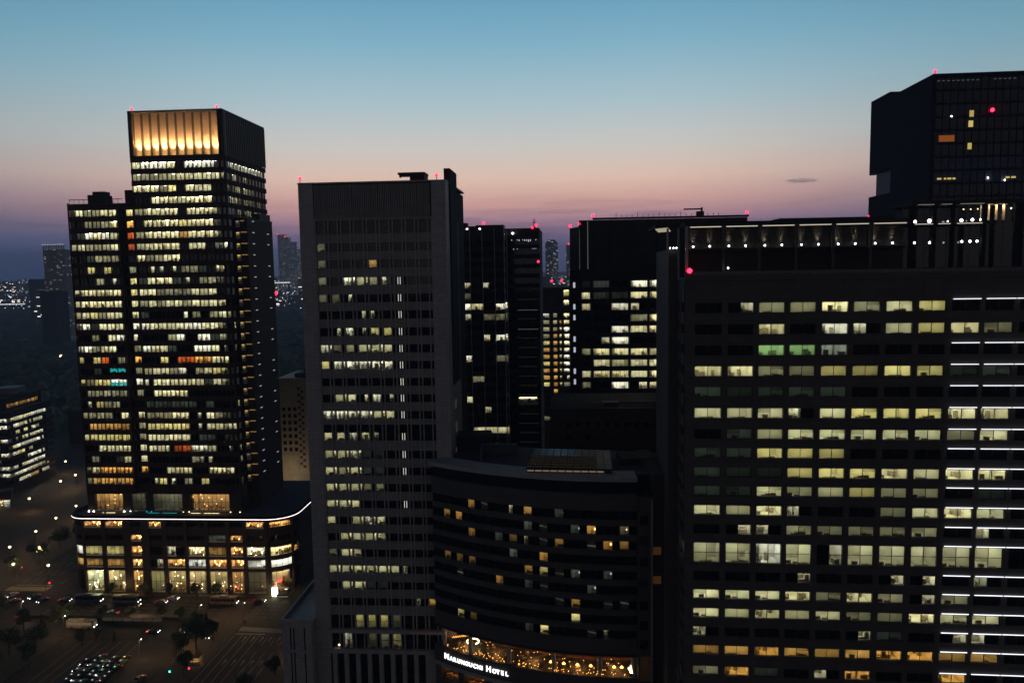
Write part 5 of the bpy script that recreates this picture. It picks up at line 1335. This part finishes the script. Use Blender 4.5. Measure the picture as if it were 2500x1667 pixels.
def car(label, u, v, ang, mt='car_black', lamp=True, taxi=None, tail=True, group=None, name='car', xy=None):
    key = (mt, lamp, taxi, tail)
    if key not in PROTO: t = PROTO[key] = build_car(*key)
    else: t = dup(PROTO[key])
    x_, y_ = xy or gw(u, v)
    t.name = name; t.location = (x_, y_, .02); t.rotation_euler = (0, 0, -ga + R(ang))
    t['label'] = label; t['category'] = 'taxi' if taxi else 'car'
    if group: t['group'] = group
    elif 'group' in t: del t['group']
    return t
def build_bus(mt, lit=False, lamp=True):
    t = put('bus', None); Lb, W, Hb = 10.6, 1.22, 3.0
    b = MB(); b.prism([(-5.3, -1.0), (-5.1, -W), (5.2, -W), (5.3, -1.0), (5.3, 1.0), (5.2, W), (-5.1, W), (-5.3, 1.0)], .35, Hb)
    b.prism([(-5.0, -1.0), (5.0, -1.0), (5.0, 1.0), (-5.0, 1.0)], Hb, Hb + .12); part('body', b, mt, t)
    part('roof_unit', MB().box(-1.6, 1.6, -.7, .7, Hb + .12, Hb + .4), mt, t)
    for s in (-1, 1):
        for q in range(6):
            part('window', MB().box(-4.6 + q * 1.6, -3.15 + q * 1.6, s * (W + .012) - .01, s * (W + .012) + .01, 1.45, 2.5), 'bus_glow' if lit else 'black_glass', t)
    part('windscreen', MB().box(-5.33, -5.3, -.98, .98, 1.15, 2.6), 'bus_glow' if lit else 'black_glass', t)
    for x_ in (-3.4, 3.1):
        for s in (-1, 1):
            w = MB(); k_ = 12
            for yy in (s * .9, s * 1.24):
                for i in range(k_): a = 2 * math.pi * i / k_; w.v.append((x_ + .46 * math.cos(a), yy, .47 + .46 * math.sin(a)))
            for i in range(k_): j = (i + 1) % k_; w.f.append((i, j, k_ + j, k_ + i)); w.m.append(0)
            w.f.append(tuple(range(k_))); w.m.append(0); w.f.append(tuple(range(k_, 2 * k_))); w.m.append(0)
            part('wheel', w, 'tyre', t)
    for s in (-1, 1):
        part('headlight', MB().box(-5.36, -5.28, s * .8 - .2, s * .8 + .2, .7, .95), 'headlight' if lamp else 'lens_off', t); part('taillight', MB().box(5.28, 5.36, s * .85 - .15, s * .85 + .15, .8, 1.1), 'taillight', t)
    return t
def bus(label, u, v, ang, mt, lit=False, lamp=True):
    t = build_bus(mt, lit, lamp); x_, y_ = gw(u, v); t.location = (x_, y_, .02); t.rotation_euler = (0, 0, -ga + R(ang)); t['label'] = label; t['category'] = 'bus'; return t
bus('dark blue coach on the avenue in front of the flower-shop windows', -31.6, -9.0, 180, 'bus_blue')
bus('pale teal bus following the dark blue coach', -16.0, -9.2, 180, 'bus_teal')
bus('bus with a pale roof passing the right half of the podium', 24.0, -9.0, 180, 'bus_red')
bus('cream bus standing at the forecourt stop with its lights on', -20.5, -31.0, 180, 'bus_cream', True)
car('black car turning in the intersection by the light box', 37.5, -7.2, 180, 'car_black')
car('dark car on the forecourt road beyond the taxi lot', 8.6, -34.3, 180, 'car_black')
car('silver car on the avenue between the two buses', -1.5, -9.5, 180, 'car_silver')
car('white taxi under the street trees by the entrance', 1.5, -6.0, 180, 'car_white', True, 'taxi_white')
car('green taxi on the far lane beside the median', -15.5, -19.5, 0, 'car_green', True, 'taxi_white')
car('white car facing the yellow crossing, left of two', -66.8, -5.0, 70, 'car_white')
car('white car waiting at the left crossing beside the signal', -56.5, -6.2, 70, 'car_silver')
car('dark car turning left past the podium corner', -62.0, -10.5, 40, 'car_black')
car('black car rounding the podium corner', -50.5, -9.5, 70, 'car_black')
car('red-lit car waiting on the left road, seen from behind', -50.0, -22.5, -90, 'car_silver', False)
car('car with bright red tail lamps by the garden', -50.5, -43.0, -90, 'car_black', False)
car('pale car at the extreme left edge', -66, -35, -90, 'car_white', True)
car('dark car parked before the teal bus', -41.5, -9.0, 180, 'car_black', True)
car('car beside the trees on the forecourt road', 26.6, -33.6, 60, 'car_silver')
car('small car behind the dark tree by the island', 31.0, -36.5, 90, 'car_white')
car('pale car at the foot of the picture on the forecourt road', 21.5, -66.5, 80, 'car_silver', False)
n_ = 0
tr_ = random.Random(21)
for i in range(5):
    for j in range(6):
        u_, v_ = -2.6 + i * 3.0 + j * .25 + tr_.uniform(-.4, .4), -53.6 - j * 3.15 - i * .1 + tr_.uniform(-.7, .7)
        cm_ = tr_.choice(('car_black', 'car_black', 'car_black', 'car_black', 'car_green', 'car_silver')); ORD = ('first', 'second', 'third', 'fourth', 'fifth', 'sixth')
        if j == 0 and i in (0, 2): continue
        car('%s taxi in the packed taxi lot, %s row from the top, %s from the left' % ({'car_black': 'dark', 'car_silver': 'silver', 'car_green': 'green'}[cm_], ORD[j], ORD[i]), u_, v_, 78 + tr_.uniform(-6, 6), cm_, tr_.random() < .6, ('taxi_green' if (i, j) == (4, 2) else 'taxi_amber' if (i, j) == (4, 0) else 'taxi_white'), tr_.random() < .22,
            group='taxis waiting in the station lot', name='taxi')

# ------------------------------------------------------------------ signals, kiosk, shelter, people
def signal(label, u, v, on, h=5.0, ang=0, armx=1.6):
    x_, y_ = gw(u, v); t = thing('traffic_signal', label, 'traffic light', (x_, y_, .1), -ga + R(ang), group='traffic signals')
    part('pole', MB().cyl(0, 0, 0, h + .4, .09, n=8), 'dark_metal', t); part('arm', MB().tube((0, 0, h), (armx, 0, h), .05, n=6), 'dark_metal', t)
    part('signal_head', MB().box(armx - .62, armx + .62, -.1, .16, h - .26, h + .24), 'dark_metal', t)
    for q, c_ in enumerate(('green', 'off', 'red')):
        m_ = {'green': 'green_lamp', 'red': 'red_lamp'}[c_] if c_ == on else 'lens_off'
        part('lens', MB().ball(armx - .4 + q * .4, -.16, h, .19 if c_ != on else .27, 8), m_, t)
    return t
signal('red signal on the pavement by the podium light box', 40.0, -1.5, 'red'); signal('orange-red signal under the podium escalator bay', 24.6, -2.0, 'red', 3.4)
signal('red signal by the right end of the white crossing', 57.4, -33.2, 'red', 4.0, armx=-1.0); signal('red signal at the lower tip of the tree island', 35.4, -64.6, 'red', 3.5)
signal('green signal at the bottom of the picture', 31.0, -67.0, 'green', 3.6); signal('red signal by the left yellow crossing', -55.5, -.6, 'red', 4.0); signal('red signal far left beyond the crossing', -78.0, 14, 'red', 4.5)
x_, y_ = gw(34.6, -55.0); KS = thing('kiosk', 'small lit kiosk with a warm awning under the island trees', 'kiosk', (x_, y_, .14), -ga)
part('wall', MB().box(-1.8, 1.8, 1.2, 1.4, 0, 2.6).box(-1.9, -1.7, -1.2, 1.2, 0, 2.6), 'room_wall', KS); part('roof', MB().box(-2.2, 2.2, -1.8, 1.7, 2.6, 2.8), 'paving', KS)
part('counter', MB().box(-1.6, 1.8, -1.2, -.7, 0, 1.0), 'goods', KS); part('shelf', MB().box(-1.5, 1.6, .8, 1.15, 0, 1.9), 'goods', KS); part('ceiling_lamp', MB().box(-1.5, 1.5, -.6, .4, 2.5, 2.58), 'kiosk_lamp', KS)
x_, y_ = gw(-4.0, -27.0); SH = thing('bus_shelter', 'long bus shelter with pale screens in front of the taxi lot', 'bus shelter', (x_, y_, .14), -ga)
part('roof', MB().box(-12, 12, -1.3, 1.3, 2.7, 2.85), 'paving', SH); [part('post', MB().box(q - .05, q + .05, .9, 1.0, 0, 2.7), 'dark_metal', SH) for q in (-11.5, -5.8, 0, 5.8, 11.5)]
for q in range(6): part('screen', MB().box(-11.4 + q * 3.9, -7.9 + q * 3.9, 1.05, 1.1, .3, 2.2), 'screen', SH)
x_, y_ = gw(44.6, -.9); TK = thing('subway_entrance', 'pale glass stair entrance beside the bright light box', 'stair entrance', (x_, y_, .14), -ga)
part('wall', MB().box(-2.2, 2.4, -1.3, -1.1, 0, 1.1), 'paving', TK); part('frame', MB().box(-1.6, -1.4, -1.0, 1.0, 1.1, 3.0).box(2.2, 2.4, -1.0, 1.0, 1.1, 3.0), 'grey_metal', TK); part('roof', MB().box(-1.7, 2.5, -1.2, 1.2, 3.0, 3.12), 'grey_metal', TK)
part('edge_lamp', MB().box(-2.3, 2.5, -1.36, -1.31, .05, .14), 'canopy_led', TK); part('roof_lamp', MB().box(1.4, 2.3, -1.25, -1.2, 3.1, 3.3), 'lamp_yellow', TK)
def person(label, u, v, rz, step=.18, mt='cloth'):
    x_, y_ = gw(u, v)
    pts = {'pel': (0, 0, .95, .15), 'bel': (0, 0, 1.12, .15), 'chest': (0, 0, 1.35, .17), 'neck': (0, 0, 1.5, .065), 'head': (0, .01, 1.62, .10), 'top': (0, 0, 1.72, .08)}
    e = [('pel', 'bel'), ('bel', 'chest'), ('chest', 'neck'), ('neck', 'head'), ('head', 'top')]
    for s, sg in (('l', -1), ('r', 1)):
        pts.update({'h' + s: (.1 * sg, 0, .88, .1), 'k' + s: (.1 * sg, -.05 + step * sg * .5, .5, .07), 'a' + s: (.1 * sg, step * sg, .09, .05), 't' + s: (.1 * sg, step * sg - .14, .04, .045),
                    's' + s: (.19 * sg, 0, 1.4, .07), 'e' + s: (.25 * sg, step * -sg * .4, 1.12, .05), 'w' + s: (.25 * sg, -.08 - step * sg * .8, .9, .038), 'f' + s: (.25 * sg, -.1 - step * sg * .9, .8, .035)})
        e += [('pel', 'h' + s), ('h' + s, 'k' + s), ('k' + s, 'a' + s), ('a' + s, 't' + s), ('chest', 's' + s), ('s' + s, 'e' + s), ('e' + s, 'w' + s), ('w' + s, 'f' + s)]
    ks = list(pts); me = bpy.data.meshes.new('person'); me.from_pydata([pts[q][:3] for q in ks], [(ks.index(a), ks.index(b)) for a, b in e], [])
    o = thing('person', label, 'person', (x_, y_, .14), rz, mesh=me)
    md = o.modifiers.new('skin', 'SKIN'); sk_ = me.skin_vertices[0].data if me.skin_vertices else None
    if sk_ is None:
        import bmesh
        bm = bmesh.new(); bm.from_mesh(me); bm.verts.layers.skin.verify(); bm.to_mesh(me); bm.free(); sk_ = me.skin_vertices[0].data
    for i, q in enumerate(ks): r_ = pts[q][3]; sk_[i].radius = (r_, r_ * .75 if q in ('chest', 'bel', 'pel') else r_); sk_[i].use_root = q == 'pel'
    o.modifiers.new('sub', 'SUBSURF').levels = 1
    me.materials.append(MATS[mt])
    hr = MB(); hr.ball(0, .02, 1.69, .105, 8); part('hair', hr, 'tyre', o)
person('person in dark clothes walking past the podium entrance, left of two', 18.6, -1.2, .6); person('person in dark clothes walking past the podium entrance, right of two', 19.5, -1.0, -.4, -.16)
person('person in dark clothes waiting by the white crossing', 40.0, -26.8, 1.0, .05); person('person in dark clothes near the right end of the crossing', 56.3, -27.8, 2.0, .12)

# ------------------------------------------------------------------ dark park, far city
pk = MB(); g_ = random.Random(8)
for q in range(900):
    t_ = g_.random(); y_ = 640 + (t_ ** 1.6) * 2600; x_ = -y_ * g_.uniform(.12, .78)
    if -330 < x_ < -235 and y_ < 700: continue
    r_ = g_.uniform(7, 16) * (1 + y_ / 4000); n0 = len(pk.v)
    rings = 4; seg = 8; h_ = g_.uniform(8, 15)
    for i in range(rings + 1):
        tt = i / rings * math.pi / 2
        for j in range(seg):
            a = 2 * math.pi * j / seg; k_ = g_.uniform(.75, 1.2); pk.v.append((x_ + r_ * k_ * math.cos(tt) * math.cos(a), y_ + r_ * k_ * math.cos(tt) * math.sin(a), h_ * k_ * math.sin(tt)))
    for i in range(rings):
        for j in range(seg):
            j2 = (j + 1) % seg; pk.f.append((n0 + i * seg + j, n0 + i * seg + j2, n0 + (i + 1) * seg + j2, n0 + (i + 1) * seg + j)); pk.m.append(0)
o = part('park_wood', pk, 'leaf', None, kind='stuff'); o['label'] = 'dark wooded park beyond the office towers'; o['category'] = 'wood'
city = MB(); g_ = random.Random(13)
def far_box(x, y, w, d, h, mb=city):
    a = g_.uniform(-.4, .4); c, s = math.cos(a), math.sin(a)
    mb.prism([(x + c * p - s * q, y + s * p + c * q) for p, q in ((-w / 2, -d / 2), (w / 2, -d / 2), (w / 2, d / 2), (-w / 2, d / 2))], 0, h)
for lo_, hi_, num in ((-.75, -.5, 300), (-.34, -.22, 150), (.0, .12, 170), (-.5, -.34, 80), (.12, .75, 120)):
    for q in range(num):
        y_ = 2600 + 5200 * g_.random() ** .8 if lo_ < 0 else 900 + 5500 * g_.random() ** .8
        x_ = y_ * g_.uniform(lo_, hi_)
        far_box(x_, y_, g_.uniform(25, 70), g_.uniform(25, 60), g_.choice((14, 18, 25, 34, 45, 60, 80)) * g_.uniform(.8, 1.3))
o = part('distant_city', city, 'far_city', None, kind='stuff'); o['label'] = 'distant low city blocks with scattered tiny lights'; o['category'] = 'city'
pts_ = MB()
for q in range(1500):
    lo_, hi_ = g_.choice(((-.75, -.55), (-.75, -.55), (-.33, -.25), (.02, .09))); y_ = 2500 + 4500 * g_.random(); x_ = y_ * g_.uniform(lo_, hi_)
    pts_.ball(x_, y_, g_.uniform(8, 60), g_.uniform(.45, 1.5), 4)
o = part('city_lights', pts_, 'far_point', None, kind='stuff'); o['label'] = 'tiny white lights scattered over the distant city'; o['category'] = 'lights'
def far_tower(name, label, x, y, w, d, h, mt, extra=None, red=()):
    t = thing(name, label, 'tower', (x, y, 0), -.07)
    part('body', MB().box(-w / 2, w / 2, 0, d, 0, h), mt, t)
    for q in extra or (): part('upper_block', MB().box(*q), mt, t)
    for (a, z_) in red: part('beacon', MB().ball(a, -1, z_, 3.2 * y / 4500 + .6, 6), 'red_dim', t)
    return t
t = far_tower('apartment_tower', 'far pale high-rise with lit roof posts, left of the gold-crowned tower', -874.5, 1500, 43, 40, 178, 'far_tower')
for q in range(9): part('roof_post', MB().box(-21 + q * 5.0, -19 + q * 5.0, .0, 2, 178, 187), 'beige_stone', t); part('roof_lamp', MB().ball(-20 + q * 5, -.5, 187.5, .55, 6), 'far_point', t)
part('roof_ring', MB().box(-21.5, 21.5, 0, 2, 186, 187.4), 'beige_stone', t)
part('lower_block', MB().box(-5, 24, -40, -2, 0, 100), 'dark_panel', t)
far_tower('stepped_skyscraper', 'far blue stepped skyscraper beside the concrete tower, left', -1318, 4500, 36, 40, 338, 'far_a', [(18, 46, 0, 40, 0, 322), (46, 82, 0, 40, 0, 296), (82, 100, 0, 40, 0, 255), (-12, -8, 0, 6, 338, 352)], [(-12, 342), (26, 326)])
far_tower('round_topped_tower', 'far blue tower with a rounded top in the gap right of centre', 131, 2500, 40, 36, 205, 'far_a', [(-17, 17, 2, 34, 205, 211), (-12, 12, 4, 30, 211, 216)])
far_tower('narrow_tower', 'far narrow tower with a red lamp on its roof, in the central gap', 178, 2400, 15, 30, 197, 'far_a', None, [(0, 199)])
far_tower('wide_far_block', 'far block with two white lit storeys, left edge', -1150, 2000, 60, 40, 105, 'far_b', [(-80, -30, 0, 40, 0, 92)])
far_tower('blue_sign_block', 'far dark block with a small blue rooftop sign, left edge', -1425, 2400, 120, 40, 118, 'dark_panel')
bs = bpy.data.objects['blue_sign_block']; part('sign', MB().box(28, 44, -2, -1, 112, 117), 'blue_sign', bs)
wf = bpy.data.objects['wide_far_block']
for z_ in (98, 90): part('lit_storey', MB().box(-2, 12, -1, -.5, z_, z_ + 3.4), 'far_line', wf); part('lit_storey', MB().box(15, 27, -1, -.5, z_, z_ + 3.4), 'far_line', wf)
def far_strip(label, x, y, z, w, h, mt='far_line'):
    t = thing('lit_viaduct', label, 'viaduct', (x, y, 0), 0); part('light_row', MB().box(-w / 2, w / 2, 0, 2, z, z + h), mt, t); part('deck', MB().box(-w / 2, w / 2, 2.1, 18, z - 6, z - .2), 'dark_panel', t)
    for q in (-.4, 0, .4): part('pier', MB().box(w * q - 2, w * q + 2, 4, 16, 0, z - 6), 'dark_panel', t)
far_strip('white-lit roof edge of a far hall beside the concrete tower', -1010, 3400, 78, 95, 4)
far_strip('white-lit far viaduct between two towers on the left', -1690, 2900, 42, 80, 4); far_strip('long white-lit far viaduct at the left edge of the park', -1860, 2900, 22, 120, 3)
for (x_, y_, z_, r_, n_) in ((-876, 2900, 40, 7, 'large red lamp glowing over the far city beside the concrete tower'),):
    t = thing('red_beacon', n_, 'beacon', (x_, y_, 0)); part('lamp', MB().ball(0, 0, z_ + 8, r_, 8), 'red_lamp', t); part('mast', MB().cyl(0, 0, 0, z_, 1.5, n=6), 'dark_metal', t)
bl = MB(); g_ = random.Random(2)
for q in range(60): a = g_.random(); bl.box(-45 + 60 * a + g_.uniform(-3, 3), -43 + 60 * a + g_.uniform(-2, 4), g_.uniform(-2, 2), 3, 8 + 30 * a ** 2 + g_.uniform(-8, 6), 11 + 30 * a ** 2 + g_.uniform(-6, 6))
SB = thing('floodlit_ground', 'bright floodlit patch of the far city at the concrete tower edge', 'stadium', (-950, 3600, 0), 0); part('flood_lights', bl, 'white_spot', SB, kind='stuff'); part('stand', MB().box(-60, 40, 4, 30, 0, 22), 'dark_panel', SB)
# corner shop glow at the far left
x_, y_ = -330, 440
CS = thing('corner_shop', 'bright corner shop with red and white windows at the far left', 'shop', (-287, 425, 0), .5)
part('wall', MB().box(-9, 5, 4, 12, 0, 9), 'brown_stone', CS); part('roof', MB().box(-9.3, 5.3, .2, 12, 7.6, 8.2), 'dark_panel', CS)
for q, s in enumerate('OYSW'): window(CS, s, -7.2 + q * 3.3, .4, .5, 3.1, 4.2, panes=2, deep=3.4)
part('red_sign', MB().box(-8.8, -2, .1, .2, 5.2, 6.6), 'red_sign', CS); part('pier', MB().box(-9.2, -8.8, .3, 4, 0, 7.6).box(4.5, 5.0, .3, 4, 0, 7.6), 'brown_stone', CS)

# ------------------------------------------------------------------ haze
HZ = 1
if HZ:
    hb = MB(); hb.box(-9000, 9000, -300, 9000, -1.5, 356)
    m = bpy.data.materials.new('haze'); m.use_nodes = True; nt = m.node_tree; nt.nodes.clear()
    oo = nt.nodes.new('ShaderNodeOutputMaterial'); pvn = nt.nodes.new('ShaderNodeVolumePrincipled')
    pvn.inputs['Color'].default_value = (0.62, 0.74, 0.95, 1); pvn.inputs['Density'].default_value = HAZE; pvn.inputs['Anisotropy'].default_value = 0.0
    nt.links.new(pvn.outputs[0], oo.inputs['Volume']); MATS['haze'] = m
    o = part('haze', hb, 'haze', None, kind='stuff'); o['label'] = 'thin blue evening haze over the city'; o['category'] = 'haze'
